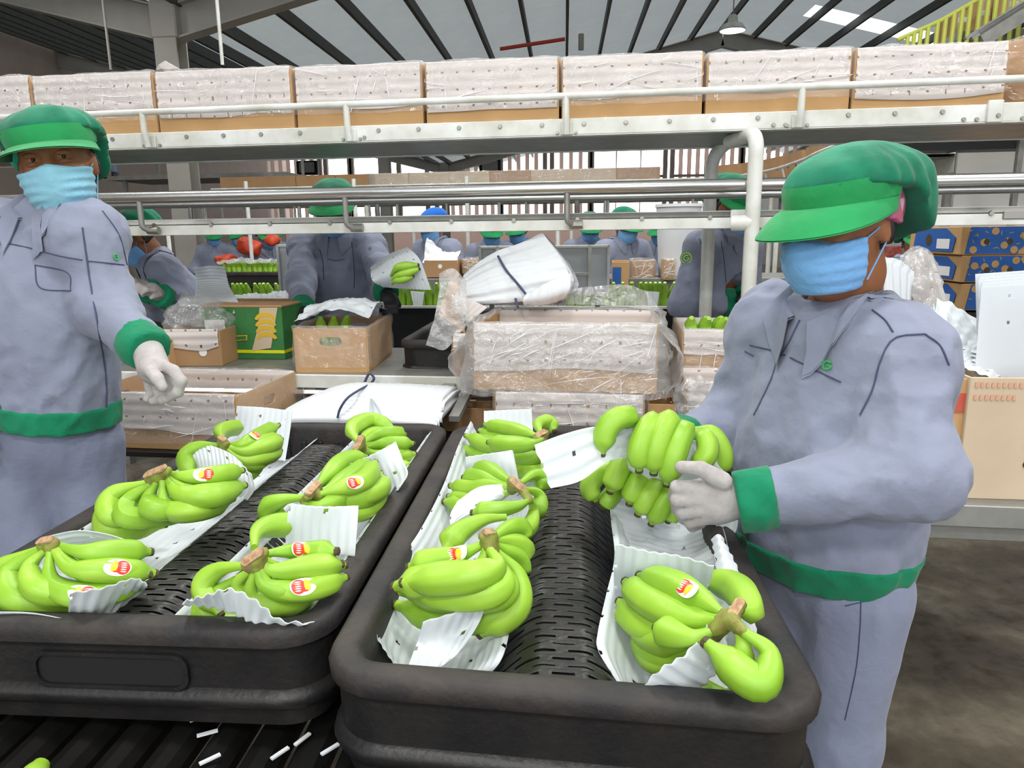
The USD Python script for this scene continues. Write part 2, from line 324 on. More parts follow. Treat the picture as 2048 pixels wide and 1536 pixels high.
# roof planes: ridged sheets as single slabs per slope
roofs = [(VAL - W2 / 2, VAL), (VAL, RID), (RID, RID + W2 / 2)]
ceil = thing('ceiling', None, None, kind='structure')
for x0, x1 in roofs:
    z0, z1 = roof_z(x0 + .001), roof_z(x1 - .001); sky = (x0 == RID)
    n = 11; xs = np.linspace(x0, x1, n + 1)
    ys = np.arange(-3, 44.1, 1.0)
    Yc, X = np.meshgrid(ys, np.linspace(x0, x1, 45), indexing='ij')
    Z = z0 + (z1 - z0) * (X - x0) / (x1 - x0)
    G = np.stack([X, Yc, Z], -1); keep = np.ones((len(ys) - 1, 44), bool)
    sk = np.zeros_like(keep)
    yc, xc = (Yc[:-1, :-1] + .5), (X[:-1, :-1] + X[1:, 1:]) / 2
    if sky: sk = ((yc % 7) < 1.0) & (xc > x0 + 1.6) & (xc < x0 + 6)
    part(ceil, 'roof_sheet', gridmesh(G, ~sk), M['roof'], smooth=False)
    if sky: part(ceil, 'skylight_panel', gridmesh(G, sk), usdkit.material(stage, LK + 'skylight', {"t": ("transparent_bsdf", {"color": (.9, .93, .95)})}, [], surface="t.BSDF"), smooth=False, label='translucent skylight sheet')
    sg = np.sign(z1 - z0); xp = np.arange(math.ceil((x0 - .05) / .95), (x1 - .05) / .95) * .95 + .05
    for x in xp:
        z = z0 + (z1 - z0) * (x - x0) / (x1 - x0) - .02
        part(ceil, 'purlin', bar((x, -3, z - .1), (x, 44, z - .1), .07, .2), M['purlin'], smooth=False)
def ibeam(a, b, w, h, t=.02):
    a, b = A(a, float), A(b, float); up = A([0, 0, 1.0]); return cat([bar(a, b, t, h, up), bar(a + up * h / 2, b + up * h / 2, w, t * 1.4, up), bar(a - up * h / 2, b - up * h / 2, w, t * 1.4, up)])
for y in (11.2, 24.2, 36.5):
    for x0, x1 in roofs:
        zz0, zz1 = roof_z(x0 + .001) - .42, roof_z(x1 - .001) - .42
        r = struct('trim_1', ibeam((x0, y, zz0), (x1, y, zz1), .26, .46), M['frame_steel'], False)
    for xv in (VAL, VAL + W2):
        c = struct('trim_2', cat([box(.03, .3, roof_z(xv) - .1, (xv, y, 0)), box(.34, .03, roof_z(xv) - .1, (xv, y - .15, 0)), box(.34, .03, roof_z(xv) - .1, (xv, y + .15, 0))]), M['frame_steel'], False)
        part(c, 'gusset_plate', box(.4, .36, .5, (xv, y, roof_z(xv) - .62), b=.02), M['frame_steel'])
# far wall: pale sheet low, bright slatted openings above
YW = 41.0
wb = struct('wall_back', cat([box(46, .02, 2.4, (2, YW, 0)), box(46, .02, 3.2, (2, YW, 6.3))]), M['slat'])
wn = 0
for k, (px0, px1) in enumerate([(230, 330), (395, 520), (530, 640), (652, 700), (704, 778), (798, 854), (872, 1000), (1002, 1090), (1104, 1180), (1184, 1330), (1344, 1480), (1484, 1640)]):
    x0, x1 = PY(px0, 340, YW)[0], PY(px1, 340, YW)[0]
    wn = k + 1; w = thing(f'window_{wn}', None, None, (x0, YW, 2.4), kind='structure')
    dense = k not in (3, 4, 5, 9)
    part(w, 'window_frame', cat([box(.22, .24, 3.9, (x0, YW, 2.4)), box(.22, .24, 3.9, (x1, YW, 2.4)), box(x1 - x0, .2, .12, ((x0 + x1) / 2, YW, 4.3))]), M['wall_sheet'], False)
    nb = int((x1 - x0) / (.42 if dense else 1.2))
    for i in range(1, nb):
        x = x0 + (x1 - x0) * i / nb
        part(w, 'slat', box((.2 if dense else .05), .06, 3.9, (x, YW, 2.4)), M['slat'], False)
struct('wall_left', box(.2, 48, 8.2, (-16.6, 20, 0)), M['wall_sheet'])
struct('wall_front', cat([box(9, .2, 8.2, (-12, -5, 0)), box(8, .2, 8.2, (12, -5, 0)), box(16, .2, 3.6, (0.2, -5, 4.6))]), M['wall_sheet'])   # unseen wall; wide opening added to let front daylight in behind the camera
struct('wall_side', box(.2, 46, 6.5, (15.6, 18, 0)), M['wall_sheet'])
# cold-store wall panels on the right
wr = struct('wall_right', box(.2, 30, 3.6, (8.6, 27, 0)), M['wall_panel'])
pw = thing('wall_panel_partition', 'white insulated panel wall behind the right end of the conveyors', 'wall', (6.5, 9.2, 0), kind='structure')
for i in range(6):
    part(pw, 'panel', box(1.13, .1, 2.95, (3.6 + i * 1.15, 9.0 - i * .08, 0), RZC, b=.008), M['wall_panel'], False)
part(pw, 'red_banner', moved(box(5, .02, .13, (5.9, 8.78, 1.14), RZC)), plain('red_banner', (205, 70, 66), .6, var=.5, vscale=12, c2=(225, 150, 140)), False, label='red printed banner strip on the white wall')
part(pw, 'black_duct', cat([bar(A([2.6, 7.9, 2.30]), A([9, 7.5, 2.30]), .3, .17), bar(A([2.6, 7.7, 2.42]), A([9, 7.3, 2.42]), .3, .02)]), plain('black_duct', (22, 26, 28), .5), False)
# high-bay lamps
def highbay(p, power, label):
    t = thing('high_bay_lamp', label, 'lamp', p)
    part(t, 'shade', lathe([(.0, .3), (.06, .3), (.09, .26), (.1, .16), (.2, .12), (.26, .02), (.25, .0), (.19, .1), (.08, .14), (0, .15)], 24), M['white_paint'], local=True)
    part(t, 'diffuser', lathe([(0, -.01), (.15, -.005), (.235, .02), (.2, .06), (0, .07)], 24), M['lamp_glow'], local=True)
    top = roof_z(p[0]) - .1
    part(t, 'cord', tube([(0, 0, .28), (0, 0, top - p[2])], .012, 6), M['grey_steel'], local=True)
    if power:
        l = UsdLux.DiskLight.Define(stage, t.path + '/glow_disk'); l.CreateRadiusAttr(.24); l.CreateIntensityAttr(power * LAMP_POWER); l.CreateColorAttr(Gf.Vec3f(1, .985, .95))
        l.AddTranslateOp().Set(Gf.Vec3d(0, 0, -.03))
    return t
LAMPS = [(PY(1465, 62, 16.0), 'high-bay lamp on a long cord, in front of the far roof beam on the right'), (PY(553, -6, 11.6), 'high-bay lamp cut by the top edge of the picture, below the left rafter')]
for p, l in LAMPS: highbay(p, 300, l)
for i, (x, y, z, w) in enumerate([(-1.1, -1.7, 4.0, 620), (1.3, -1.9, 4.0, 520), (-.4, -2.6, 3.1, 620), (-1.2, 3.62, 4.2, 260), (1.2, 3.62, 4.2, 260), (2.6, .2, 4.2, 380), (-.2, .75, 4.2, 520), (-3.2, 2.4, 4.4, 450), (2.6, 2.2, 4.4, 450), (1.2, 5.2, 4.9, 700), (-2.2, 5.2, 4.9, 700), (4.6, 5.5, 4.9, 500), (-1.0, 9.0, 4.9, 600), (4.3, 10.4, 4.9, 400), (-7, 9, 4.9, 400), (1.6, 14, 4.9, 400), (-3, 19, 4.9, 400)]):   # unseen hall lamps, some added low behind the camera to brighten the workers
    l = UsdLux.DiskLight.Define(stage, f'/World/unseen_hall_light_{i:03d}'); l.CreateRadiusAttr(.3); l.CreateIntensityAttr(w * .64 * LAMP_POWER); l.CreateColorAttr(Gf.Vec3f(1, .985, .95)); l.AddTranslateOp().Set(Gf.Vec3d(x, y, z))
# thin hanging rods from the roof
for px, py0, y in ((445, 130, 7.0), (222, 140, 10.0), (1162, 100, 20.0)):
    p = PY(px, py0, y); solo('hanging_rod', {445: 'bright thin rod hanging from the roof in front of the left rafter', 222: 'thin dark rod hanging in the dark roof bay at upper left', 1162: 'grey double pipe hanging from the roof at top centre'}[px], 'rod',
        tube([p, (p[0], p[1], roof_z(p[0]) - .1)], .017 if px != 1162 else .07, 8), M['white_paint'] if px == 445 else M['frame_steel'])
q = PY(1000, 98, 17.0); solo('red_pipe', 'red pipe running under the roof sheets at top centre', 'pipe', tube([q, PY(1130, 78, 17.0)], .04, 8), M['red_paint'])

# ================================================================ conveyor lines
def posts_x(pxs, py, d): return [SD(px, py, d)[0] for px in pxs]
DU = 2.90
zt, zb = SD(1130, 237, DU)[1], SD(1130, 272, DU)[1]
S0, S1 = -3.3, SD(1985, 225, DU)[0]
uc = thing('overhead_conveyor', 'white overhead conveyor line carrying the row of film-wrapped cartons', 'conveyor', CV(S0, DU, zb), RZC)
def cpart(t, n, m, mat, smooth=30, **k): return part(t, n, m, mat, smooth, **k)
def cbox(s0, s1, d0, d1, z0, z1, b=0.0): return box(s1 - s0, d1 - d0, z1 - z0, CV((s0 + s1) / 2, (d0 + d1) / 2, z0), RZC, b)
cpart(uc, 'front_fascia', cbox(S0, S1, DU, DU + .012, zb, zt, .003), M['white_paint'])
cpart(uc, 'front_fascia', cbox(S1 + .005, 3.6, DU, DU + .012, zb, zt + .004, .003), M['white_paint'])
cpart(uc, 'fascia_lip', cbox(S0, 3.6, DU, DU + .04, zb, zb + .006), M['white_paint'])
cpart(uc, 'joint_plate', cbox(S1 - .02, S1 + .03, DU - .012, DU, zb, zt + .012, .003), M['white_paint'])
cpart(uc, 'back_fascia', cbox(S0, 3.6, DU + .58, DU + .592, zb, zt), M['white_paint'])
cpart(uc, 'conveyor_bed', cbox(S0, 3.6, DU + .012, DU + .58, zb + .006, zb + .02), M['grey_steel'])
for k in range(32):
    s = S0 + .1 + k * .21; cpart(uc, 'roller', tube([CV(s, DU + .02, zb + .045), CV(s, DU + .57, zb + .045)], .022, 10), M['chrome'])
def bolt(p, r=.009, dirn=-EYV):
    return tube([p, p + dirn * .007, p + dirn * .0071], [r, r * .85, r * .3], 8)
s = SD(225, 273, DU)[0]
ub = [SD(x, y, DU)[0] for x, y in ((225, 273), (373, 268), (447, 266), (522, 264), (600, 262), (757, 256), (837, 254), (918, 252), (1000, 249), (1084, 247), (1168, 244), (1252, 242), (1339, 240), (1427, 237), (1516, 235), (1697, 229), (1790, 226), (1885, 223), (1982, 220))]
for q in ub: cpart(uc, 'bolt', bolt(CV(q, DU, zt - .021)), M['bolt'])
for px, py in ((1547, 250), (1571, 250), (1927, 239), (1953, 239), (1993, 232), (709, 275), (729, 275)):
    q, z = SD(px, py, DU); cpart(uc, 'bolt', bolt(CV(q, DU - (.012 if px == 1993 else 0), z), .008), M['bolt'])
# guard rail with posts
DR = DU - .045
rp = [SD(x, y, DR)[0] for x, y in ((-40, 236), (284, 222), (692, 206), (1132, 190), (1605, 175), (2090, 158))]
zr = SD(1132, 192, DR)[1]
for i, q in enumerate(rp):
    cpart(uc, 'guard_post', pipe([CV(q, DR + .0, zr), CV(q, DR + .0, zb + .06), CV(q, DR + .015, zb + .004), ], .0125, 10, .02), M['white_paint'])
    cpart(uc, 'post_clamp', cbox(q - .022, q + .022, DU - .012, DU, zb + .002, zt - .012, .003), M['white_paint'])
    for e in (-.035, .035): cpart(uc, 'bolt', bolt(CV(q + e, DU, zb + .012), .007), M['bolt'])
cpart(uc, 'guard_rail', tube([CV(S0, DR, zr)] + [CV(x, DR, zr) for x in np.linspace(S0 + .3, 1.75, 8)] + [CV(2.0, DR + .03, zr), CV(2.3, DR + .12, zr), CV(2.6, DR + .27, zr)], .0125, 12), M['white_paint'])
# lower conveyor beam with tube rails
DL = 2.92
lz0, lz1 = SD(1130, 461, DL)[1], SD(1130, 427, DL)[1]
lc = thing('lower_conveyor', 'white lower conveyor beam with two polished tube rails, running across at eye height', 'conveyor', CV(-3.3, DL, lz0), RZC)
zk = lz0 + (lz1 - lz0) * .62
cpart(lc, 'front_beam', cbox(-3.3, 3.4, DL, DL + .01, lz0, zk, .002), M['white_paint'])
ledge = orient(prism(Polygon([(0, 0), (6.7, 0), (6.7, .004), (0, .004)]), .002), CV(-3.3, DL, zk), EX, EYV)
cpart(lc, 'sloped_top', bar(CV(-3.3, DL + .018, (zk + lz1) / 2), CV(3.4, DL + .018, (zk + lz1) / 2), .006, lz1 - zk, up=A([0, .0, 1]) + EYV * .9), M['grey_steel'])
cpart(lc, 'top_lip', cbox(-3.3, 3.4, DL + .034, DL + .05, lz1 - .002, lz1 + .002), M['white_paint'])
cpart(lc, 'belt_bed', cbox(-3.3, 3.4, DL + .05, DL + .5, lz0 + .01, lz0 + .03), M['grey_steel'])
cpart(lc, 'back_beam', cbox(-3.3, 3.4, DL + .5, DL + .512, lz0, lz1), M['white_paint'])
for x, y in ((308, 447), (422, 443), (540, 444), (660, 443), (780, 440), (903, 438), (1028, 436), (1155, 434), (1284, 434), (1420, 433), (1983, 420)):
    q, z = SD(x, y, DL); cpart(lc, 'bolt', bolt(CV(q, DL, zk + .002), .010), M['bolt'])
DT = DL - .05
zr1, zr2 = SD(1132, 376, DT)[1], SD(1132, 394, DT + .34)[1]
cpart(lc, 'tube_rail', tube([CV(-3.3, DT, zr1), CV(3.4, DT, zr1)], .0215, 14), M['chrome'])
cpart(lc, 'tube_rail', tube([CV(-3.3, DT + .34, zr2), CV(3.4, DT + .34, zr2)], .019, 14), M['chrome'])
for x in (278, 690, 1134, 1605):
    q = SD(x, 400, DT)[0]
    cpart(lc, 'rail_bracket', pipe([CV(q, DT, zr1), CV(q, DT, lz0 + .03), CV(q + .035, DL - .02, lz0 + .02), CV(q + .035, DL, lz0 + .02)], .0115, 10, .025), M['grey_steel'])
    cpart(lc, 'bracket_clamp', cat([tube([CV(q + .01, DL - .028, lz0 + .022), CV(q + .06, DL - .028, lz0 + .022)], .016, 10)]), M['bolt'])
    cpart(lc, 'rail_bracket', tube([CV(q + .02, DT + .34, zr2), CV(q + .02, DT + .34, lz1)], .011, 8), M['grey_steel'])
q, z = SD(1471, 436, DL); cpart(lc, 'end_plate', cbox(q - .02, q + .06, DL - .01, DL, lz0, lz1 + .004, .003), M['white_paint'])
cpart(lc, 'bolt', bolt(CV(q - .0, DL - .01, (lz0 + lz1) / 2), .011), M['bolt'])
q = SD(2040, 437, DL)[0]; cpart(lc, 'slot_plate', cbox(q - .06, q + .12, DL - .006, DL, lz0 + .02, lz0 + .05, .003), M['bolt'])
# support frames: bent white pipes
dp = DL - .09
a = SD(1514, 272, dp)
pf = thing('support_pole', 'thick white bent pipe standing in front of the conveyors, left of the woman', 'pole', CV(a[0], dp, 0))
cpart(pf, 'pole', pipe([CV(a[0] - .06, dp + .25, a[1] + .01), CV(a[0], dp, a[1] + .015), CV(a[0], dp, 0)], .027, 16, .07), M['white_paint'])
cpart(pf, 'clamp', tube([CV(a[0] - .07, dp + .02, 1.505), CV(a[0], dp, 1.505)], .03, 14), M['white_paint'])
cpart(pf, 'foot_plate', box(.14, .14, .012, CV(a[0], dp, 0), b=.003), M['white_paint'])
d2 = DL + .55; a = SD(1423, 330, d2)
pb = thing('support_pole', 'white bent pipe behind the lower conveyor, passing in front of the masked worker', 'pole', CV(a[0], d2, 0))
cpart(pb, 'pole', pipe([CV(a[0] + .16, d2 - .12, a[1] + .14), CV(a[0] + .0, d2, a[1] + .06), CV(a[0], d2, 0)], .029, 16, .09), M['white_paint'])
cpart(pb, 'foot_plate', box(.14, .14, .012, CV(a[0], d2, 0), b=.003), M['white_paint'])
# second line behind, with a bend at its right end
path = A([CV(-5.2, 9.4, 0), CV(-2, 9.4, 0), CV(.7, 9.4, 0), CV(1.45, 9.1, 0), CV(1.86, 8.2, 0), CV(1.95, 7.0, 0), CV(1.92, 6.2, 0), CV(1.93, 5.4, 0)])
pp = spline(path, 90); tt, nn, bb = frames(pp); Lf = np.cross([0, 0, 1.0], tt); Lf /= np.linalg.norm(Lf, axis=1, keepdims=True)
l2 = thing('overhead_conveyor', 'far overhead conveyor that bends towards the camera at right, carrying brown cartons', 'conveyor', pp[0] + A([0, 0, 1.9]))
def strip(off, z0, z1, w=.012):
    o = pp + Lf * off; P = np.stack([np.c_[(o + Lf * x)[:, :2], np.full(len(o), z)] for x, z in ((-w / 2, z0), (-w / 2, z1), (w / 2, z1), (w / 2, z0), (-w / 2, z0))], 1); return gridmesh(P)
for off, nm in ((-.3, 'front_fascia'), (.3, 'back_fascia')): part(l2, nm, strip(off, 1.84, 1.97), M['white_paint'], False)
part(l2, 'conveyor_bed', strip(0, 1.94, 1.96, .58), M['grey_steel'], False)
part(l2, 'guard_rail', tube(np.c_[(pp - Lf * .36)[:, :2], np.full(len(pp), 2.07)], .014, 8), M['white_paint'])
for i in range(3, 90, 6): part(l2, 'guard_post', tube([pp[i] - Lf[i] * .36 + A([0, 0, 2.07]), pp[i] - Lf[i] * .31 + A([0, 0, 1.9])], .01, 6), M['white_paint'])
for i in range(2, 90, 2): part(l2, 'bolt', tube([pp[i] - Lf[i] * .306 + A([0, 0, 1.93]), pp[i] - Lf[i] * .318 + A([0, 0, 1.93])], .012, 6), M['bolt'])
for i in (8, 30, 52, 70): part(l2, 'leg', tube([pp[i] - Lf[i] * .3 + A([0, 0, 1.84]), pp[i] - Lf[i] * .3], .025, 8), M['white_paint'])
# lower rail line below the far conveyor
for k, (d, z) in enumerate(((8.2, 1.62), (6.3, 1.55))):
    t = thing('far_rail_line', ('pale grey conveyor rail far behind, below the far cartons', 'grey conveyor rail in the middle distance, seen between the tube rails')[k], 'conveyor', CV(-4, d, z), RZC)
    part(t, 'beam', cbox(-5, 2.8, d, d + .01, z - .02, z + .05), M['white_paint'], False)
    part(t, 'top_rail', tube([CV(-5, d, z + .2), CV(2.8, d, z + .2)], .018, 8), M['grey_steel'])
    for s_ in np.arange(-4.6, 2.8, .9): part(t, 'post', tube([CV(s_, d, z + .2), CV(s_, d, z)], .014, 6), M['grey_steel'])
    for s_ in np.arange(-4.1, 2.8, 1.8): part(t, 'leg', tube([CV(s_, d + .02, z), CV(s_, d + .02, 0)], .02, 6), M['white_paint'])
# mezzanine with yellow railing and stored cartons, top right
dm = 8.2
mz = thing('mezzanine_railing', 'yellow painted railing of the raised walkway at top right', 'railing', PD(1830, 80, dm))
top = [(1795, 80), (1880, 42), (1945, 5), (2060, -62)]
def tz(px): return float(np.interp(px, [t[0] for t in top], [t[1] for t in top]))
part(mz, 'top_rail', tube([PD(x, y, dm) for x, y in top], .02, 8), M['yellow_paint'])
for i, px in enumerate((1816, 1829, 1842, 1857, 1876, 1892, 1909, 1926, 1942, 1962, 1979, 1996, 2014, 2034, 2052)):
    p = PD(px, tz(px), dm); part(mz, 'baluster', tube([p, A([p[0] - .01, p[1], 2.6])], .021, 8), M['yellow_paint'])
st = thing('stair_stringer', 'grey steel stair stringer crossing behind the yellow railing', 'stairs', PD(1935, 75, dm - .3))
for o, h in ((0, .03), (13, .03), (32, .16)):
    part(st, 'stringer' if h > .1 else 'handrail', bar(PD(1930 + o, 78, dm - .3), PD(2110 + o, -35, dm - .3), .05, h), M['grey_steel'], False)
part(st, 'stair_post', bar(PD(2075, 20, dm - .3), CV(*PD(2075, 20, dm - .3)[:2], 0) * A([0, 0, 0]) + A([*PD(2075, 20, dm - .3)[:2], 0]), .05, .05, up=(0, 1, 0)), M['grey_steel'], False)

for k, (x0, y0, x1, y1, lab) in enumerate(((1900, 20, 1936, 82, 'brown carton stored behind the left part of the yellow railing'), (1938, 2, 1985, 75, 'orange-brown carton stored behind the middle of the yellow railing'), (1990, -20, 2046, 60, 'carton with a white label stored behind the right end of the yellow railing'))):
    a, b_ = SD(x0, y1, dm + .5), SD(x1, y0, dm + .5); t = thing('stored_carton', lab, 'carton', CV((a[0] + b_[0]) / 2, dm + .7, a[1]), RZC); w_, h_ = b_[0] - a[0], b_[1] - a[1]
    part(t, 'body', box(w_, .4, h_, (0, 0, 0), 0, .004), M['carton'], False, local=True); part(t, 'tape', box(.04, .402, h_ + .002, (0, 0, 0)), M['carton_pale'], False, local=True); part(t, 'label', box(.09, .004, .05, (w_ * .2, -.2, h_ * .6)), M['wall_panel'], False, local=True)
dk = thing('raised_walkway', 'raised walkway floor carrying the stored cartons at top right', 'walkway', CV(5.2, dm + .8, 0), RZC); zk_ = SD(1900, 84, dm + .5)[1]
part(dk, 'deck', cbox(3.3, 7.0, dm + .05, dm + 1.6, zk_ - .08, zk_ - .003), M['grey_steel'], False)
for s_ in (3.4, 6.8): part(dk, 'leg', cbox(s_, s_ + .08, dm + .2, dm + .28, 0, zk_ - .08), M['grey_steel'], False)
# ================================================================ trays, foam, bananas
def pt(a):
    px, py, w = a; return PZ(px, py, w) if w > 0 else PY(px, py, -w)
def pts(*a): return A([pt(x) for x in a])
ZR = .92
def rrect(x0, x1, y0, y1, r, n=7):
    o = []
    for cx, cy, a0 in ((x1 - r, y1 - r, 0), (x0 + r, y1 - r, PI / 2), (x0 + r, y0 + r, PI), (x1 - r, y0 + r, 1.5 * PI)):
        for t in np.linspace(0, PI / 2, n): o.append((cx + r * math.cos(a0 + t), cy + r * math.sin(a0 + t)))
    return A(o)
PROF = [(-.056, -.13), (-.052, -.05), (-.049, -.014), (-.042, -.003), (-.030, 0), (-.012, 0), (-.004, -.004), (0, -.014), (-.002, -.030), (-.010, -.035), (-.013, -.045), (-.014, -.105), (-.004, -.112), (-.001, -.122), (-.006, -.135), (-.018, -.142), (-.022, -.17), (-.06, -.185)]
def tray(label, x0, x1, y0, y1, skew=0.0, group=None):
    """moulded tray: padded rim, outer wall, two troughs either side of a slotted hump."""
    t = thing('banana_tray', label, 'tray', ((x0 + x1) / 2, (y0 + y1) / 2, ZR - .185))
    xm = (x0 + x1) / 2
    def sk(P): P = P.copy(); P[..., 1] += skew * (P[..., 0] - xm) * (1 - (P[..., 1] - y0) / (y1 - y0)); return P
    L = [np.c_[rrect(x0 - o, x1 + o, y0 - o, y1 + o, max(.02, .085 + o)), np.full(28, ZR + z)] for o, z in PROF]
    P = A(L); P = np.concatenate([P, P[:, :1]], 1); nz = (meshkit.fbm(P * [9, 9, 4], 3, 5) - .5)
    P[3:7, :, 2] += nz[3:7] * .006
    P = sk(P)
    part(t, 'rim', gridmesh(P[:10]), M['black_rubber'], 50)
    part(t, 'outer_wall', gridmesh(P[9:]), M['black_plastic'], 40)
    bot = P[-1, :-1]; c = bot.mean(0); part(t, 'bottom', (np.vstack([bot, c]), A([[i, (i + 1) % 28, 28] for i in range(28)])), M['black_plastic'], False)
    xi0, xi1, yi0, yi1 = x0 + .05, x1 - .05, y0 + .05, y1 - .05
    nu, nv = 126, 425; u = np.linspace(xi0 - xm, xi1 - xm, nu); v = np.linspace(yi0, yi1, nv); U, V = np.meshgrid(u, v, indexing='ij')
    end = np.clip((yi1 - V) / .12, 0, 1); end = end * end * (3 - 2 * end)
    aU = np.abs(U); zz = np.where(aU < .175, -.022 - .104 * (lambda q: q * q * (3 - 2 * q))(np.clip((aU - .025) / .145, 0, 1)), -.126 + .075 * np.clip((aU - .18) / .1, 0, 1) ** 1.6); zz = np.where(np.abs(U) < .175, -.126 + (zz + .126) * (.25 + .75 * end), zz)
    row = np.floor(V / .0185); fv = V / .0185 - row; fu = (U + .0255 * (row % 2)) / .051; fu = fu - np.floor(fu)
    slot = (np.abs(U) < .15) & (fv > .28) & (fv < .66) & (fu > .12) & (fu < .86) & (end > .9)
    edge = (np.abs(U) < .155) & (fv > .16) & (fv < .78) & (fu > .05) & (fu < .93)
    zz = zz + .0009 * edge - .0015 * slot + (meshkit.noise(np.stack([U * 40, V * 40, U], -1)) - .5) * .002
    P2 = sk(np.stack([xm + U, V, ZR + zz], -1)); keep = ~(slot[:-1, :-1] & slot[1:, 1:])
    part(t, 'slotted_hump', gridmesh(P2.transpose(1, 0, 2), keep.T), M['black_plastic'], True)
    for yy in (yi0 + .001, yi1 - .004):                                # ribs inside the end walls
        for k in range(9):
            x = xm - .2 + k * .05; part(t, 'wall_rib', box(.012, .012, .085, (x, yy + (.004 if yy < ym(y0, y1) else -.004), ZR - .13), b=.003), M['black_plastic'])
    return t
def ym(a, b): return (a + b) / 2
TA = tray('black plastic banana tray on the left, with a long hand hold in its front wall', -1.012, -.342, .925, 2.10)
TB = tray('black plastic banana tray in the centre, with a torn label scrap on its front', -.328, .328, .80, 2.09, skew=-.075)
# hand hold in the left tray's front, torn label on the other
hh = prism(Polygon(rrect(-.115, .115, -.024, .024, .018)), .004); part(TA, 'hand_hold', orient(hh, (-.68, .9405, ZR - .078), (1, 0, 0), (0, 0, 1)), plain('recess_shade', (10, 10, 11), .8), False)  # black plate stands in for the shade inside the hand hold
ring = prism(Polygon(rrect(-.122, .122, -.03, .03, .022)).difference(Polygon(rrect(-.115, .115, -.024, .024, .018))), .009); part(TA, 'hand_hold_frame', orient(ring, (-.68, .9405, ZR - .078), (1, 0, 0), (0, 0, 1)), M['black_plastic'])
scrap = prism(Polygon([(-.022, -.012), (.024, -.012), (.024, .006), (.016, .009), (.004, .006), (-.004, .002), (-.012, -.005), (-.02, -.006)]), .001)
part(TB, 'torn_label', orient(scrap, (-.195, .848, ZR - .078), (1, -.08, 0), (0, 0, 1)), M['foam'], False, label='scrap of a torn white label')
# roller table that carries the trays
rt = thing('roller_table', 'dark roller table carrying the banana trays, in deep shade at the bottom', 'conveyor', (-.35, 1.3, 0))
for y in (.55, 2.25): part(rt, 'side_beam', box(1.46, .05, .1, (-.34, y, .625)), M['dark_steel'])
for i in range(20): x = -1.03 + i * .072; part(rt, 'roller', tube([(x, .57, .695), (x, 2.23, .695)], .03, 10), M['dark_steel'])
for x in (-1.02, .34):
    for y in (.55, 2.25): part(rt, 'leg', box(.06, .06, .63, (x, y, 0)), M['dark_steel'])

# ---- foam liners
def trough(Lx, Rx, ys, zl, zr, zf=.816, front=0.0):
    rows = []
    for i, y in enumerate(ys):
        lx = np.interp(y, *Lx) if isinstance(Lx, tuple) else Lx; rx = np.interp(y, *Rx) if isinstance(Rx, tuple) else Rx; w = rx - lx
        k = front if i == 0 else 0
        rows.append([(lx + .3 * k * w, y + k * .05, zl), (lx + (.07 + .25 * k) * w, y + k * .03, zl * .55 + zf * .45), (lx + .28 * w, y, zf + .015), (lx + .5 * w, y, zf), (lx + .72 * w, y, zf + .02), (lx + (.92 - .2 * k) * w, y + k * .02, zr * .8 + zf * .2), (rx - .1 * k * w, y + k * .04, zr)])
    return A(rows)
def foam(label, C, name='foam_sheet', group=None, m=None, **k): return solo(name, label, 'foam sheet', sheet(C, **k), m or M['pad'], True, group=group)
foam('long white foam liner in the left trough of the left tray', trough(-.955, -.735, (1.0, 1.2, 1.5, 1.8, 2.04), .915, .885), 'foam_liner', seed=1, rib=.001)
foam('long white foam liner in the right trough of the left tray', trough(-.612, -.385, (.985, 1.2, 1.5, 1.8, 2.04), .895, .915), 'foam_liner', seed=2, rib=.001)
E1 = pts((748, 1262, .90), (742, 1224, .905), (785, 1138, .912), (839, 1063, .915), (887, 971, .92), (918, 889, .92), (942, 842, .94))
E2 = pts((968, 1362, .845), (1008, 1306, .875), (1031, 1193, .885), (1046, 1108, .89), (1068, 1032, .895), (1085, 975, .895), (1100, 900, .9))
def edged(La, Ra, zf=.822, qs=(.25, .8, .8, .2)):
    rows = []
    for i, (a, b) in enumerate(zip(La, Ra)):
        r = [a, a * .93 + b * .07, a * .74 + b * .26, a * .5 + b * .5, a * .25 + b * .75, a * .06 + b * .94, b]; r = [x.copy() for x in r]
        for j, (q, f) in enumerate(((0, 0), (qs[0], 0), (qs[1], 0), (1, 0), (qs[2], 0), (qs[3], 0), (0, 0))):
            base = r[j][2]; r[j][2] = base * (1 - q) + zf * q
        rows.append(r)
    return A(rows)
foam('long white foam liner under the bananas on the left side of the centre tray', edged(E1, E2, qs=(.25, .8, .66, .06)), 'foam_liner', seed=3, rib=.0008)
E3 = pts((1235, 1365, .87), (1197, 1300, .895), (1196, 1262, .90), (1212, 1190, .905), (1229, 1112, .91), (1222, 1040, .915), (1215, 960, .92), (1200, 890, .92))
E4 = pts((1400, 1400, .84), (1510, 1345, .87), (1530, 1300, .90), (1494, 1210, .915), (1462, 1115, .92), (1440, 1040, .92), (1390, 960, .92), (1350, 890, .92))
foam('long white foam liner under the bananas on the right side of the centre tray', edged(E3, E4, qs=(.06, .66, .8, .25)), 'foam_liner', seed=4, rib=.0008)
def S(label, rows, axis=0, seed=0, **k): return foam(label, [[pt(x) for x in r] for r in rows], axis=axis, seed=seed, **k)
S('white ribbed foam divider standing upright at the far left end of the left tray', [[(474, 812, -2.03), (530, 815, -2.04), (584, 822, -2.03)], [(470, 850, -2.01), (524, 854, -2.01), (580, 860, -2.0)], [(462, 905, -1.97), (520, 915, -1.96), (570, 922, -1.95)]], 1 * 0, 11)
S('white ribbed foam divider arching behind the highest banana hand of the left tray', [[(379, 886, .985), (425, 892, .99), (468, 912, .985), (503, 950, .96)], [(388, 915, .96), (430, 925, .965), (472, 945, .96), (509, 978, .93)], [(396, 948, .92), (432, 960, .93), (465, 985, .91), (495, 1001, .90)]], 0, 12)
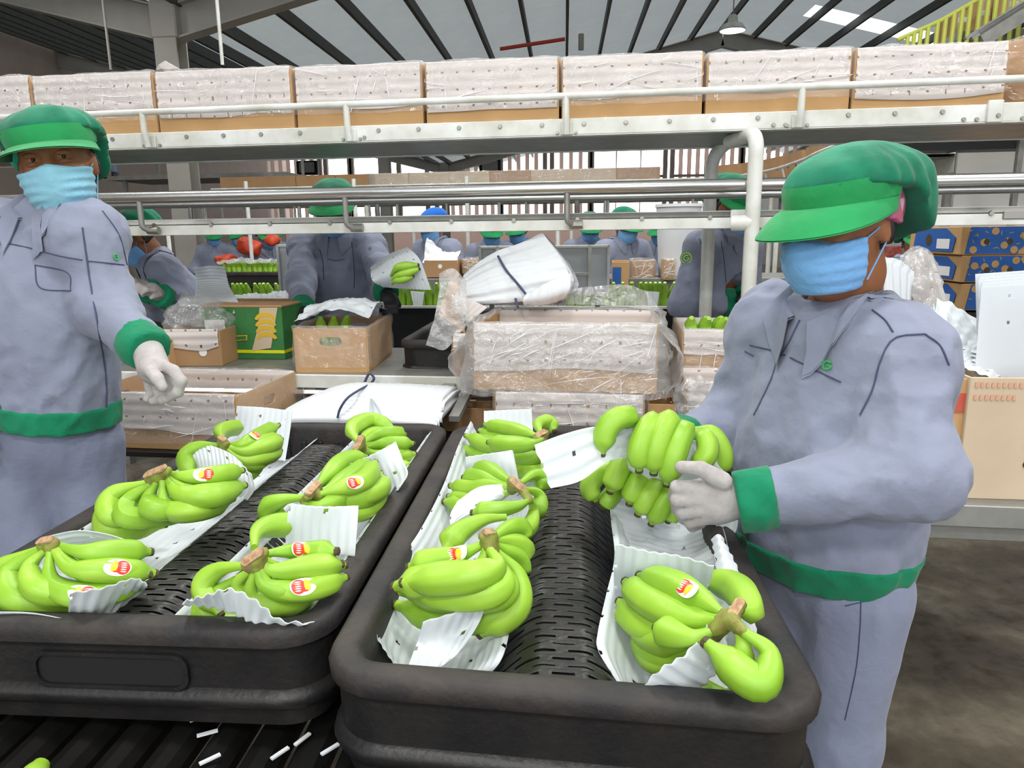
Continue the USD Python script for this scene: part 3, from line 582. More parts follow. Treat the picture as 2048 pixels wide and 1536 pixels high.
S('white foam sheet behind the nearest left banana hand, its corner pointing left', [[(91, 1072, .975), (155, 1060, .99), (215, 1067, .985), (267, 1084, .97)], [(115, 1090, .95), (160, 1082, .96), (215, 1085, .955), (262, 1095, .95)], [(140, 1106, .90), (180, 1104, .91), (220, 1104, .91), (255, 1106, .91)]], 1, 13)
S('white foam flap folded up over the front of the nearest left banana hand', [[(139, 1186, .975), (205, 1176, .97), (268, 1157, .955), (296, 1170, .935)], [(138, 1215, .93), (190, 1212, .93), (245, 1195, .92), (285, 1180, .91)], [(136, 1245, .885), (178, 1245, .885), (215, 1241, .885), (255, 1205, .89)]], 0, 14)
S('narrow white foam edge along the front left rim, under the nearest bananas', [[(-30, 1222, .93), (60, 1224, .925), (140, 1238, .92)], [(-30, 1243, .90), (60, 1248, .90), (140, 1250, .895)]], 1, 15, holes=0)
S('white ribbed foam divider standing upright behind the front right bananas of the left tray', [[(579, 1007, 1.0), (645, 1013, 1.0), (717, 1011, 1.0)], [(575, 1045, .965), (640, 1050, .965), (714, 1055, .965)], [(572, 1088, .92), (640, 1100, .92), (709, 1113, .92)]], 0, 16)
S('white foam flap with a wavy edge across the front right bananas of the left tray', [[(364, 1205, .965), (415, 1190, .98), (462, 1178, .985), (515, 1204, .965), (560, 1240, .935), (628, 1247, .925)], [(372, 1207, .945), (420, 1203, .955), (465, 1202, .96), (512, 1226, .94), (552, 1248, .92), (600, 1252, .91)], [(380, 1209, .93), (427, 1216, .93), (470, 1228, .93), (505, 1246, .92), (540, 1255, .91), (575, 1256, .90)]], 0, 17, rib=.0025)
S('white foam corner in the front right trough of the left tray, low beside the rim', [[(640, 1215, .90), (668, 1195, .915)], [(555, 1262, .885), (630, 1258, .89)]], 0, 18, holes=0)
S('white foam sheet folded in a wave among the middle right bananas of the left tray', [[(651, 947, .975), (700, 928, .985), (740, 911, .99), (791, 884, .99)], [(672, 966, .95), (715, 958, .94), (758, 945, .94), (807, 922, .965)], [(700, 985, .92), (740, 985, .90), (775, 985, .90), (816, 948, .95)], [(710, 1030, .88), (745, 1015, .88), (775, 1000, .9), (800, 975, .93)]], 0, 19, holes=.004)
S('pointed white foam corner sticking up at the far right end of the left tray', [[(741, 796, -2.04), (745, 797, -2.04)], [(738, 825, -2.04), (764, 822, -2.04)], [(734, 862, -2.0), (786, 865, -2.0)]], 0, 20, holes=0)
S('white foam divider with three holes standing at the far end of the centre tray', [[(968, 822, -2.03), (1063, 818, -2.03)], [(968, 845, -2.01), (1065, 846, -2.01)], [(969, 872, -1.98), (1067, 878, -1.98)]], 0, 21, holes=.005)
S('white foam divider standing between the two farthest banana hands of the centre tray', [[(931, 914, .985), (978, 907, .99), (1026, 900, .99)], [(932, 935, .96), (980, 932, .96), (1032, 932, .96)], [(932, 958, .92), (982, 962, .92), (1038, 968, .92)]], 0, 22)
S('curled white foam sheet hanging over the middle banana hand of the centre tray', [[(914, 1004, .975), (958, 975, .985), (1010, 970, .985), (1022, 978, .98)], [(900, 1032, .965), (935, 1012, .97), (985, 998, .97), (1006, 996, .965)], [(904, 1067, .945), (915, 1042, .955), (955, 1022, .96), (990, 1010, .95)]], 1, 23, rib=.0006)
S('white foam strip hanging down in front of the nearest banana hand of the centre tray', [[(846, 1243, .925), (905, 1226, .935), (945, 1212, .945), (977, 1197, .955)], [(832, 1292, .885), (880, 1282, .89), (925, 1262, .90), (960, 1240, .92)], [(811, 1350, .875), (852, 1348, .875), (888, 1330, .875), (925, 1300, .885)]], 0, 24, rib=.0012)
S('white ribbed foam divider standing behind the nearest right banana hand', [[(1232, 1088, 1.01), (1300, 1103, 1.01), (1360, 1112, 1.01), (1428, 1132, 1.01)], [(1229, 1130, .965), (1295, 1148, .965), (1360, 1158, .965), (1421, 1168, .965)], [(1228, 1185, .89), (1295, 1195, .89), (1360, 1210, .89), (1413, 1215, .89)]], 0, 25)
S('white foam flap with a scalloped edge folded across the nearest right banana hand', [[(1270, 1388, .90), (1322, 1338, .945), (1372, 1307, .965), (1408, 1258, .985), (1440, 1232, .995), (1464, 1214, 1.0)], [(1320, 1394, .89), (1360, 1362, .92), (1405, 1325, .945), (1432, 1285, .96), (1446, 1255, .97), (1455, 1235, .98)], [(1372, 1396, .88), (1400, 1378, .90), (1430, 1345, .92), (1447, 1310, .94), (1452, 1285, .95), (1450, 1262, .95)]], 0, 26, rib=.0022, holes=.005)
S('folded white foam loop standing along the right rim of the centre tray', [[(1424, 1080, .97), (1436, 1070, .985), (1446, 1078, .975)], [(1432, 1130, .95), (1450, 1118, .965), (1472, 1130, .95)], [(1440, 1205, .92), (1470, 1185, .93), (1500, 1200, .92)], [(1470, 1270, .90), (1500, 1265, .91), (1530, 1285, .90)]], 1, 27, holes=.004)
S('crumpled white foam lining rising under the held bananas', [[(1226, 982, -1.45), (1290, 1000, -1.47), (1345, 1030, -1.47), (1425, 1000, -1.45)], [(1222, 1028, -1.40), (1280, 1045, -1.42), (1350, 1068, -1.42), (1432, 1040, -1.40)], [(1228, 1070, -1.34), (1290, 1088, -1.35), (1360, 1105, -1.35), (1430, 1080, -1.34)], [(1232, 1120, .885), (1290, 1135, .86), (1360, 1150, .86), (1432, 1130, .89)]], 1, 28, rib=.0012, crumple=.006)
S('white foam sheet reaching out to the left from the held bananas', [[(1068, 891, -1.22), (1128, 868, -1.26), (1195, 853, -1.30), (1268, 855, -1.33)], [(1084, 932, -1.20), (1145, 908, -1.25), (1206, 885, -1.29), (1275, 888, -1.33), ], [(1101, 977, -1.19), (1160, 962, -1.23), (1218, 922, -1.28), (1272, 915, -1.32)]], 1, 29, rib=.0022, pitch=.026, holes=.0052)
S('white foam sheet woven between the two rows of held bananas', [[(1255, 862, -1.335), (1330, 868, -1.335), (1400, 885, -1.34), (1448, 930, -1.35)], [(1252, 905, -1.325), (1320, 918, -1.325), (1385, 930, -1.33), (1440, 955, -1.34)], [(1258, 940, -1.345), (1310, 975, -1.345), (1370, 985, -1.345), (1420, 990, -1.35)]], 1, 30, holes=0)
S('small white foam flap hanging below the gloved hand', [[(1412, 1010, -1.36), (1450, 1020, -1.35), (1478, 1030, -1.33)], [(1425, 1035, -1.35), (1452, 1048, -1.34), (1474, 1058, -1.32)], [(1432, 1052, -1.34), (1452, 1062, -1.33), (1468, 1070, -1.32)]], 0, 31, holes=.005)

# ---- bananas
def banana_mat(nm, c, c2):
    N = {"tc": ("texture_coordinate", {}), "n": ("noise_texture", {"scale": 14.0, "detail": 3.0}), "r": ("rgb_ramp", {"ramp": [(.32, lin(c2)), (.68, lin(c))]}), "n2": ("noise_texture", {"scale": 130.0, "detail": 2.0}), "r2": ("rgb_ramp", {"ramp": [(.22, (.72, .7, .5)), (.3, (1, 1, 1))]}),
         "m": ("mix_color", {"blend_type": "multiply", "fac": .5}), "p": ("principled_bsdf", {"roughness": .42, "specular_ior_level": .42})}
    return usdkit.material(stage, LK + nm, N, [("tc.object", "n.vector"), ("tc.object", "n2.vector"), ("n.fac", "r.fac"), ("n2.fac", "r2.fac"), ("r.color", "m.a"), ("r2.color", "m.b"), ("m.result", "p.base_color")], surface="p.BSDF")
M['banana'] = banana_mat('banana_skin', (154, 194, 64), (136, 180, 50)); M['banana2'] = banana_mat('banana_skin_deep', (144, 188, 58), (126, 172, 44))
M['banana_tip'] = plain('banana_tip', (74, 62, 44), .8, bump=.3); M['crown'] = plain('banana_crown', (132, 150, 52), .7, var=.3, vscale=60, c2=(120, 100, 60)); M['crown_cut'] = plain('banana_crown_cut', (186, 158, 122), .8, var=.3, vscale=90, c2=(140, 104, 74))
M['sticker_white'] = plain('sticker_white', (240, 238, 232), .35); M['sticker_red'] = plain('sticker_red', (222, 62, 44), .35); M['sticker_yellow'] = plain('sticker_yellow', (240, 200, 50), .35); M['sticker_ink'] = plain('sticker_ink', (250, 225, 215), .4)
def banana(P, r, parent, seed, n=26, sides=15, tip=True, nk=1.6):
    P = spline(P, n); L = np.linalg.norm(np.diff(P, axis=0), axis=1).sum(); g = rnd(seed); ph = g.random() * 6
    t = np.linspace(0, 1, n); sm = lambda x: np.clip(x, 0, 1) ** 2 * (3 - 2 * np.clip(x, 0, 1))
    neck = np.clip(.036 / L, .05, .3) * nk
    R = r * (.29 + .71 * sm(t / (neck * 2.2))) * (1 - .06 * (1 - np.sin(PI * np.clip(t, 0, 1)))) * (1 - .66 * sm((t - .84) / .15))
    prof = lambda a, k: 1 + .07 * np.cos(5 * a + ph) * sm(k / .25) + .02 * np.cos(10 * a + 2 * ph)
    b = part(parent, 'banana', tube(P, R, sides, prof), M['banana'] if g.random() < .6 else M['banana2'], 38)
    if tip:
        d = P[-1] - P[-3]; d /= np.linalg.norm(d); e = P[-1]
        part(b, 'tip', tube([e - d * .001, e + d * .0045, e + d * .006], [r * .36, r * .33, r * .2], 8), M['banana_tip'], 40)
    return P, R, b
def sticker(parent, P, R, t0, flip=1, along=.0, size=1.0):
    n = len(P); i = int(t0 * (n - 1)); t, N, B = frames(P); c = EYE - P[i]; c -= t[i] * (c @ t[i]); c += A([0, 0, .35]); c -= t[i] * (c @ t[i]); c /= np.linalg.norm(c); sd = np.cross(t[i], c)
    seg = np.linalg.norm(np.diff(P, axis=0), axis=1); arc = np.r_[0, np.cumsum(seg)]; s0 = arc[i]; rr = R[i]
    def patch(cx, cy, rx, ry, off):
        rings, ns = 4, 22; vs = [(cx, cy)] + [(cx + rx * k / rings * math.cos(a), cy + ry * k / rings * math.sin(a)) for k in range(1, rings + 1) for a in np.arange(ns) * 2 * PI / ns]
        f = [[0, 1 + j, 1 + (j + 1) % ns] for j in range(ns)]
        for k in range(rings - 1):
            for j in range(ns):
                a, b2 = 1 + k * ns + j, 1 + k * ns + (j + 1) % ns; f += [[a, a + ns, b2 + ns], [a, b2 + ns, b2]]
        V = []
        for x, y in vs:
            x, y = x * size, y * size; s = np.clip(s0 + x * flip, 0, arc[-1]); ctr = A([np.interp(s, arc, P[:, k]) for k in range(3)]); an = y / rr
            V.append(ctr + (c * math.cos(an) + sd * math.sin(an)) * (rr * 1.045 + off))
        return A(V), A(f)
    st = part(parent, 'sticker', patch(0, 0, .0205, .0135, .0004), M['sticker_white'], True, label='white oval fruit sticker with a red end and a yellow banana')
    part(st, 'red_field', patch(-.0075, 0, .0105, .0105, .0009), M['sticker_red'], True)
    part(st, 'yellow_banana', cat([patch(.004, -.002, .0036, .008, .0014), patch(.0075, .001, .003, .006, .0013)]), M['sticker_yellow'], True)
    part(st, 'red_line', patch(.0005, .0065, .006, .0012, .0014), M['sticker_red'], True)
    part(st, 'lettering', cat([patch(-.0085 + .0, y, .0045, .0009, .0014) for y in (-.006, -.003, 0, .003, .006)]), M['sticker_ink'], True)
    return st
def hand(label, crown, keys_, n, r=.0225, extra=(), stick=(), seed=0, up=.02, group=None, cut=True, jit=.004, cr=(.03, .02), nk=1.6):
    """a hand of bananas: fingers interpolated between key fingers (4 points each), plus extra fingers, a crown and stickers."""
    K = A([[pt(x) for x in k] for k in keys_]); g = rnd(seed); c = pt(crown)
    allp = K.reshape(-1, 3); t = thing('banana_hand', label, 'bananas', A([*K[:, 1:].reshape(-1, 3)[:, :2].mean(0), allp[:, 2].min() - r]), group=group)
    made, starts = [], []
    for i in range(n):
        s = i / max(n - 1, 1) * (len(K) - 1); a = min(int(s), len(K) - 2) if len(K) > 1 else 0; f = s - a
        P = K[a] * (1 - f) + K[min(a + 1, len(K) - 1)] * f; P = P + g.normal(0, jit, P.shape) * A([.3, .6, 1, .8])[:, None]
        if i % 2: P[1:] -= A([0, 0, .013])
        made.append(banana(P, r * (.93 + .12 * g.random()), t, seed * 50 + i, nk=nk)); starts.append(P[0])
    for j, e in enumerate(extra):
        P = A([pt(x) for x in e]); made.append(banana(P, r * (.93 + .12 * g.random()), t, seed * 50 + 30 + j, nk=nk))
        if np.linalg.norm(P[0] - c) < .06: starts.append(P[0])
    if cut:
        S_ = A(starts); ax = S_[-1] - S_[0]; L = np.linalg.norm(ax); ax = ax / L if L > .004 else A([1.0, 0, 0]); w = min(max(L / 2, cr[0] * .6), cr[0]); ctr = c
        fn = lambda p: union([cone(p, ctr - ax * w * .8, ctr + ax * w * .8, cr[1] * .42, cr[1] * .42)] + [cone(p, s, ctr + ax * np.clip((s - ctr) @ ax, -w, w), .0075, .0075) for s in S_], .006)
        lo, hi = np.vstack([S_, [c - .04, c + .04]]).min(0) - .03, np.vstack([S_, [c - .04, c + .04]]).max(0) + .03
        cw = part(t, 'crown', nets(fn, lo, hi, .005), M['crown'], True)
        vdir = (EYE - c) / np.linalg.norm(EYE - c) + A([0, 0, .8]); vdir /= np.linalg.norm(vdir); vdir -= ax * (vdir @ ax); vdir /= np.linalg.norm(vdir); yv = np.cross(vdir, ax)
        part(cw, 'cut_face', orient(prism(Polygon(rrect(-w - .001, w + .001, -cr[1] * .36, cr[1] * .36, cr[1] * .34)), .004), ctr + vdir * cr[1] * .36, ax, yv), M['crown_cut'], 30, label='pale cut face of the crown')
    for k in stick:
        idx, t0, fl = k[:3]; P, R, b = made[idx]; sticker(b, P, R, t0, fl)
    return t
B1_, T9 = .985, .97
hand('banana hand nearest on the left, cut by the left edge, with two stickers', (98, 1088, 1.0), [
    [(112, 1090, .995), (165, 1106, .995), (232, 1106, .985), (299, 1106, .965)], [(108, 1096, .995), (150, 1128, .985), (220, 1132, .975), (299, 1134, .955)],
    [(100, 1098, .995), (105, 1150, .965), (170, 1175, .95), (285, 1158, .93)], [(92, 1096, .99), (40, 1130, .965), (55, 1185, .94), (180, 1195, .915)], [(88, 1094, .985), (-5, 1135, .95), (5, 1190, .92), (130, 1205, .9)]], 7, .0215,
    extra=[[(90, 1100, .97), (-10, 1175, .92), (10, 1215, .89), (150, 1228, .87)], [(92, 1100, .96), (-30, 1160, .91), (-20, 1210, .88), (100, 1225, .86)]], stick=((1, .70, -1), (3, .66, -1)), seed=1)
hand('tall banana hand in the middle of the left tray, its outermost fruit curling round', (318, 948, 1.03), [
    [(338, 946, 1.025), (380, 957, 1.02), (432, 953, 1.015), (484, 941, 1.0)], [(334, 952, 1.02), (375, 978, 1.005), (430, 985, .995), (486, 963, .975)], [(326, 958, 1.02), (345, 1000, .985), (405, 1010, .975), (474, 989, .955)],
    [(312, 962, 1.015), (285, 1000, .98), (310, 1024, .965), (430, 1000, .95)], [(302, 962, 1.01), (235, 985, .985), (232, 1026, .955), (402, 1007, .94)], [(298, 962, 1.0), (216, 1000, .965), (228, 1046, .93), (322, 1030, .925)]], 8, .0215,
    extra=[[(306, 966, .99), (222, 1022, .93), (232, 1062, .89), (330, 1050, .88)]], stick=((0, .55, -1),), seed=2, cr=(.034, .022))
hand('banana hand at the far left end of the left tray, with a sticker', (447, 884, 1.0), [
    [(455, 890, .99), (490, 889, .99), (522, 870, .99), (548, 850, .98)], [(452, 894, .99), (490, 904, .975), (535, 898, .97), (567, 887, .955)], [(448, 898, .985), (470, 925, .95), (495, 935, .93), (518, 914, .925)]], 6, .022,
    extra=[[(438, 890, .99), (396, 892, .985), (370, 914, .96), (384, 950, .93)], [(446, 882, .99), (440, 864, .985), (462, 856, .975), (482, 856, .96)]], stick=((0, .5, -1),), seed=3)
hand('front right banana hand of the left tray, its crown bent up, with two stickers', (513, 1116, 1.01), [
    [(531, 1110, 1.0), (570, 1100, 1.0), (622, 1095, .995), (671, 1109, .985)], [(526, 1124, 1.0), (560, 1134, .99), (625, 1128, .985), (683, 1123, .97)], [(520, 1134, .995), (550, 1158, .975), (620, 1160, .965), (682, 1137, .955)], [(514, 1138, .99), (520, 1178, .96), (570, 1195, .94), (652, 1164, .935)], [(506, 1137, .985), (478, 1175, .95), (510, 1210, .92), (592, 1192, .915)]], 7, .0215,
    extra=[[(498, 1130, .985), (440, 1140, .96), (408, 1175, .93), (440, 1228, .895)], [(502, 1142, .96), (415, 1200, .91), (425, 1245, .875), (530, 1258, .865)], [(515, 1142, .95), (520, 1215, .90), (570, 1222, .89), (634, 1190, .90)], [(440, 1215, .88), (470, 1250, .86), (540, 1265, .85), (600, 1262, .85)]], stick=((0, .55, 1), (3, .62, 1)), seed=4)
hand('middle right banana hand of the left tray, fruit tips fanned to the right', (624, 984, .99), [
    [(633, 974, .98), (656, 950, .985), (692, 925, .98), (727, 911, .97)], [(640, 988, .985), (688, 974, .99), (730, 956, .99), (752, 920, .98)], [(640, 996, .975), (700, 1000, .96), (745, 985, .95), (768, 956, .94)], [(636, 1004, .965), (690, 1020, .94), (730, 1015, .925), (758, 990, .92)]], 7, .0225,
    extra=[[(614, 994, .98), (566, 1000, .97), (537, 1018, .945), (575, 1050, .91)], [(606, 1003, .975), (640, 1014, .965), (675, 1000, .965), (706, 975, .965)], [(560, 1050, .93), (600, 1035, .935), (660, 1040, .92), (720, 1020, .91)], [(508, 1095, .96), (514, 1064, .965), (548, 1050, .96), (600, 1048, .95)]], stick=((2, .45, 1),), seed=5)
hand('far right banana hand of the left tray, top fruit arched over', (718, 888, 1.0), [
    [(716, 884, .995), (704, 862, 1.0), (738, 842, 1.0), (787, 856, .985)], [(724, 888, .99), (750, 872, .98), (780, 870, .97), (811, 868, .96)], [(726, 894, .985), (758, 890, .96), (790, 890, .95), (826, 891, .94)], [(726, 900, .98), (762, 912, .94), (795, 915, .92), (828, 908, .915)]], 7, .0215,
    extra=[[(712, 898, .98), (690, 915, .955), (672, 938, .935), (660, 960, .92)], [(730, 906, .96), (765, 930, .92), (795, 938, .9), (822, 928, .9)]], seed=6)
hand('nearest left banana hand of the centre tray, big front fruit and a pale cut crown', (972, 1072, 1.03), [
    [(966, 1088, 1.015), (930, 1104, 1.0), (875, 1120, .985), (821, 1137, .965)], [(978, 1094, 1.015), (966, 1120, 1.0), (880, 1142, .985), (787, 1164, .955)], [(984, 1098, 1.015), (1012, 1138, 1.0), (965, 1172, .985), (826, 1171, .965)], [(986, 1106, 1.0), (1012, 1175, .96), (925, 1190, .945), (804, 1174, .93)], [(990, 1110, .99), (1022, 1200, .93), (915, 1222, .905), (788, 1195, .90)]], 6, .0245,
    extra=[[(990, 1100, 1.0), (1034, 1150, .96), (1030, 1215, .92), (960, 1268, .88)], [(986, 1076, 1.015), (1012, 1058, 1.01), (1036, 1056, .995), (1046, 1080, .97)], [(986, 1080, 1.01), (1016, 1082, .995), (1040, 1092, .975), (1041, 1115, .95)], [(986, 1086, 1.005), (1012, 1102, .985), (1036, 1118, .96), (1036, 1150, .93)]], stick=((0, .4, -1),), seed=7, cr=(.014, .017), jit=.003)
hand('middle banana hand of the centre tray, under a curled foam sheet', (1034, 972, 1.0), [
    [(1030, 966, .99), (1004, 952, .985), (975, 944, .975), (946, 946, .96)], [(1026, 972, .99), (995, 965, .975), (960, 958, .965), (924, 954, .95)], [(1024, 978, .985), (985, 980, .96), (945, 980, .945), (904, 972, .93)], [(1024, 984, .98), (975, 1000, .94), (935, 1010, .92), (893, 1002, .91)]], 7, .022,
    extra=[[(1040, 968, .99), (1066, 950, .985), (1086, 956, .97), (1080, 980, .95)], [(1056, 1002, .985), (1035, 1012, .985), (990, 1020, .98), (947, 1026, .97)], [(1060, 1000, .985), (1068, 1020, .96), (1060, 1050, .94), (1030, 1068, .93)], [(1012, 1034, .985), (965, 1040, .985), (918, 1066, .97), (890, 1101, .955)], [(1040, 978, .98), (1074, 985, .96), (1080, 1005, .94), (1070, 1035, .92)]], seed=8)
hand('farthest banana hand of the centre tray, two long fruits lying across its front', (1080, 872, 1.0), [
    [(1076, 870, .995), (1050, 866, .995), (1010, 856, .985), (972, 851, .97)], [(1072, 874, .99), (1040, 872, .975), (1000, 868, .96), (958, 862, .945)], [(1072, 880, .98), (1030, 888, .955), (980, 892, .935), (932, 876, .925)], [(1074, 884, .97), (1030, 905, .93), (980, 915, .905), (928, 896, .90)]], 7, .022,
    extra=[[(1084, 880, 1.0), (1062, 889, 1.0), (1015, 890, .99), (978, 885, .975)], [(1088, 884, .985), (1080, 910, .96), (1050, 918, .94), (1015, 912, .925)], [(1090, 888, .975), (1092, 930, .93), (1065, 945, .915), (1020, 935, .905)], [(1082, 868, .995), (1076, 850, .99), (1096, 846, .98), (1109, 862, .965)]], seed=9)
hand('nearest right banana hand of the centre tray, front fruit curling up towards the camera', (1472, 1222, 1.01), [
    [(1448, 1226, 1.0), (1405, 1202, .995), (1342, 1178, .985), (1282, 1148, .965)], [(1442, 1240, 1.0), (1390, 1226, .985), (1312, 1194, .97), (1250, 1157, .95)], [(1430, 1258, .985), (1350, 1250, .955), (1280, 1230, .935), (1238, 1184, .925)], [(1424, 1270, .97), (1360, 1290, .93), (1310, 1285, .905), (1268, 1230, .90)], [(1420, 1285, .95), (1370, 1330, .905), (1320, 1330, .885), (1290, 1271, .885)]], 7, .0235,
    extra=[[(1478, 1222, 1.0), (1502, 1222, .985), (1472, 1180, .97), (1418, 1156, .95)], [(1486, 1262, 1.01), (1538, 1305, .99), (1516, 1366, .965), (1413, 1286, .985)], [(1478, 1262, 1.0), (1486, 1296, .985), (1478, 1325, .96), (1440, 1320, .945)], [(1520, 1385, .885), (1465, 1398, .875), (1415, 1390, .87), (1375, 1374, .875)], [(1425, 1262, .985), (1385, 1275, .975), (1350, 1270, .965), (1316, 1257, .955)]], stick=((0, .46, -1),), seed=10, cr=(.020, .017))
hand('banana hand held in the air by the woman at right', (1330, 905, -1.42), [
    [(1278, 848, -1.34), (1246, 832, -1.30), (1213, 858, -1.285), (1206, 908, -1.28)], [(1314, 852, -1.34), (1300, 834, -1.30), (1278, 880, -1.27), (1278, 924, -1.275)], [(1346, 860, -1.34), (1334, 844, -1.30), (1312, 900, -1.27), (1308, 947, -1.275)], [(1376, 868, -1.34), (1364, 850, -1.30), (1347, 905, -1.27), (1333, 956, -1.275)]], 4, .0212,
    extra=[[(1388, 862, -1.36), (1412, 880, -1.33), (1412, 910, -1.31), (1384, 937, -1.31)], [(1384, 857, -1.39), (1425, 872, -1.37), (1446, 910, -1.36), (1441, 948, -1.36)],
           [(1252, 900, -1.40), (1246, 920, -1.37), (1232, 950, -1.35), (1220, 983, -1.345)], [(1295, 920, -1.39), (1282, 948, -1.36), (1268, 978, -1.34), (1259, 1007, -1.34)], [(1326, 940, -1.38), (1310, 968, -1.35), (1292, 998, -1.33), (1276, 1028, -1.335)], [(1352, 950, -1.38), (1337, 980, -1.35), (1320, 1014, -1.33), (1303, 1047, -1.335)], [(1380, 980, -1.38), (1364, 1003, -1.36), (1350, 1020, -1.345), (1336, 1041, -1.35)],
           [(1222, 925, -1.42), (1196, 950, -1.40), (1180, 975, -1.39), (1192, 1002, -1.39)], [(1240, 960, -1.43), (1228, 985, -1.41), (1216, 1000, -1.40), (1206, 1014, -1.40)]], seed=11, cut=False, jit=.0015, nk=.45)
solo('banana', 'single green banana tip showing at the very bottom left corner', 'banana', tube(spline(pts((50, 1575, .755), (68, 1552, .757), (84, 1527, .76)), 8), [.02, .02, .02, .019, .018, .016, .013, .011], 12), M['banana'], 40)
g_ = rnd(5)
for i, (x, y, lab) in enumerate([(415, 1468, 'longest white foam scrap on the dark rollers, below the hand hold'), (400, 1437, 'short white foam scrap just above the longest one on the rollers'), (330, 1410, 'small pale foam scrap farthest left on the rollers'), (420, 1520, 'crooked white foam scrap lowest of all on the rollers'), (660, 1500, 'white foam scrap on the rollers close to the corner of the centre tray'), (560, 1508, 'white foam scrap on the rollers midway between the two trays'), (605, 1480, 'thin white foam scrap on the rollers below the gap between the trays')]):
    p = PZ(x, y, .73); solo('foam_scrap', lab, 'scrap', box(.03, .006, .003, p, .5 + .1 * i), M['foam'], False)
# ================================================================ people
def cloth(name, c, c2, scale=26):
    return plain(name, c, .85, 0, .2, bump=.35, bscale=scale, var=.3, vscale=5, c2=c2, sheen_weight=.15)
M['jacket'] = cloth('jacket_cloth', (132, 138, 158), (128, 134, 154)); M['trousers'] = cloth('trouser_cloth', (128, 135, 158), (124, 131, 154))
M['green_band'] = cloth('green_band', (20, 128, 90), (15, 108, 76)); M['cap_cloth'] = cloth('cap_cloth', (30, 130, 98), (16, 92, 68), 14); M['cap_brim'] = cloth('cap_brim', (40, 150, 86), (34, 136, 78))
M['cap_blue'] = cloth('cap_blue', (30, 110, 200), (24, 92, 180))
M['seam'] = plain('seam', (70, 76, 104), .9); M['glove'] = plain('glove_knit', (178, 174, 174), .9, 0, .2, bump=.10, bscale=220, var=.3, vscale=30, c2=(160, 154, 152)); M['glove_black'] = plain('glove_black', (26, 28, 30), .7)
M['glove_palm'] = plain('glove_palm', (36, 62, 50), .8)
M['mask'] = cloth('mask_cloth', (120, 172, 222), (108, 160, 214), 40); M['mask_pale'] = cloth('mask_pale', (140, 194, 212), (126, 180, 204), 40); M['mask_edge'] = plain('mask_edge', (60, 140, 205), .7)
M['skin'] = plain('skin', (150, 98, 66), .5, 0, .35, var=.12, vscale=14); M['hair'] = plain('hair', (24, 20, 18), .55); M['eye_white'] = plain('eye_white', (150, 142, 134), .3); M['iris'] = plain('iris', (34, 22, 16), .15)
M['boot'] = plain('boot', (40, 42, 44), .5); M['badge_green'] = plain('badge_green', (52, 160, 84), .6); M['badge_pale'] = plain('badge_pale', (206, 214, 150), .6); M['badge_dark'] = plain('badge_dark', (60, 120, 50), .6)
def bandana():
    N = {"tc": ("texture_coordinate", {}), "mp": ("mapping", {"scale": (26, 26, 26), "rotation": (.3, .5, .2)}), "v": ("voronoi_texture", {"scale": 1.0, "feature": "f1", "metric": "chebychev"}), "r": ("rgb_ramp", {"ramp": [(0, lin((225, 190, 205))), (.28, lin((214, 160, 182))), (.3, lin((172, 92, 118))), (1, lin((150, 70, 98)))]}), "p": ("principled_bsdf", {"roughness": .85})}
    return usdkit.material(stage, LK + 'bandana', N, [("tc.object", "mp.vector"), ("mp.vector", "v.vector"), ("v.distance", "r.fac"), ("r.color", "p.base_color")], surface="p.BSDF")
M['bandana'] = bandana()
def unit(v): v = A(v, float); return v / (np.linalg.norm(v) + 1e-12)
def fold(p, seed, dirn, f=(9, 34), amp=.006):
    """cloth folds: ridged noise, drawn out along a direction."""
    d = unit(dirn); o = unit(np.cross(d, [.3, .9, .2])); q = np.cross(d, o); c = np.stack([p @ d * f[0], p @ o * f[1] * .6, p @ q * f[1] * .6], 1)
    n = meshkit.noise(c + 31.7 * seed, seed) * .65 + meshkit.noise(c * 2.1 + 3, seed + 1) * .35; return (np.abs(2 * n - 1) - .38) * amp * 2
def head_fns(c, f, u, s):
    f = unit(f); r = unit(np.cross(f, u)); u = np.cross(r, f); R = np.stack([r, f, u], 1)
    loc = lambda p: (p - c) @ R / s
    def skull(q):
        d = union([ell(q, (0, -.012, .03), (.076, .096, .098)), ell(q, (0, .03, -.055), (.058, .064, .072)), ell(q, (0, .058, -.098), (.03, .028, .024)), ell(q, (0, .062, .028), (.05, .03, .022))], .05)
        d = smin(d, cone(q, (0, .084, .008), (0, .112, -.036), .010, .015), .02)
        for x in (-1, 1):
            d = smax(d, -ell(q, (x * .033, .098, .006), (.020, .018, .013)), .012); d = smin(d, ell(q, (x * .033, .075, .004), (.016, .016, .013)), .004)
            d = smin(d, ell(q, (x * .079, -.012, -.012), (.009, .02, .033)), .012); d = smin(d, ell(q, (x * .042, .066, -.03), (.022, .02, .02)), .02)
        d = smin(d, ell(q, (0, .088, -.066), (.024, .012, .008)), .012)
        return d
    return loc, R, skull, r, f, u
def ik(a, b, l1, l2, hint):
    d = b - a; L = np.linalg.norm(d); d = d / L; L = min(L, (l1 + l2) * .995); x = (l1 * l1 - l2 * l2 + L * L) / (2 * L); h = math.sqrt(max(l1 * l1 - x * x, 0)); n = A(hint, float) - d * (A(hint, float) @ d)
    return a + d * x + unit(n) * h, a + d * L
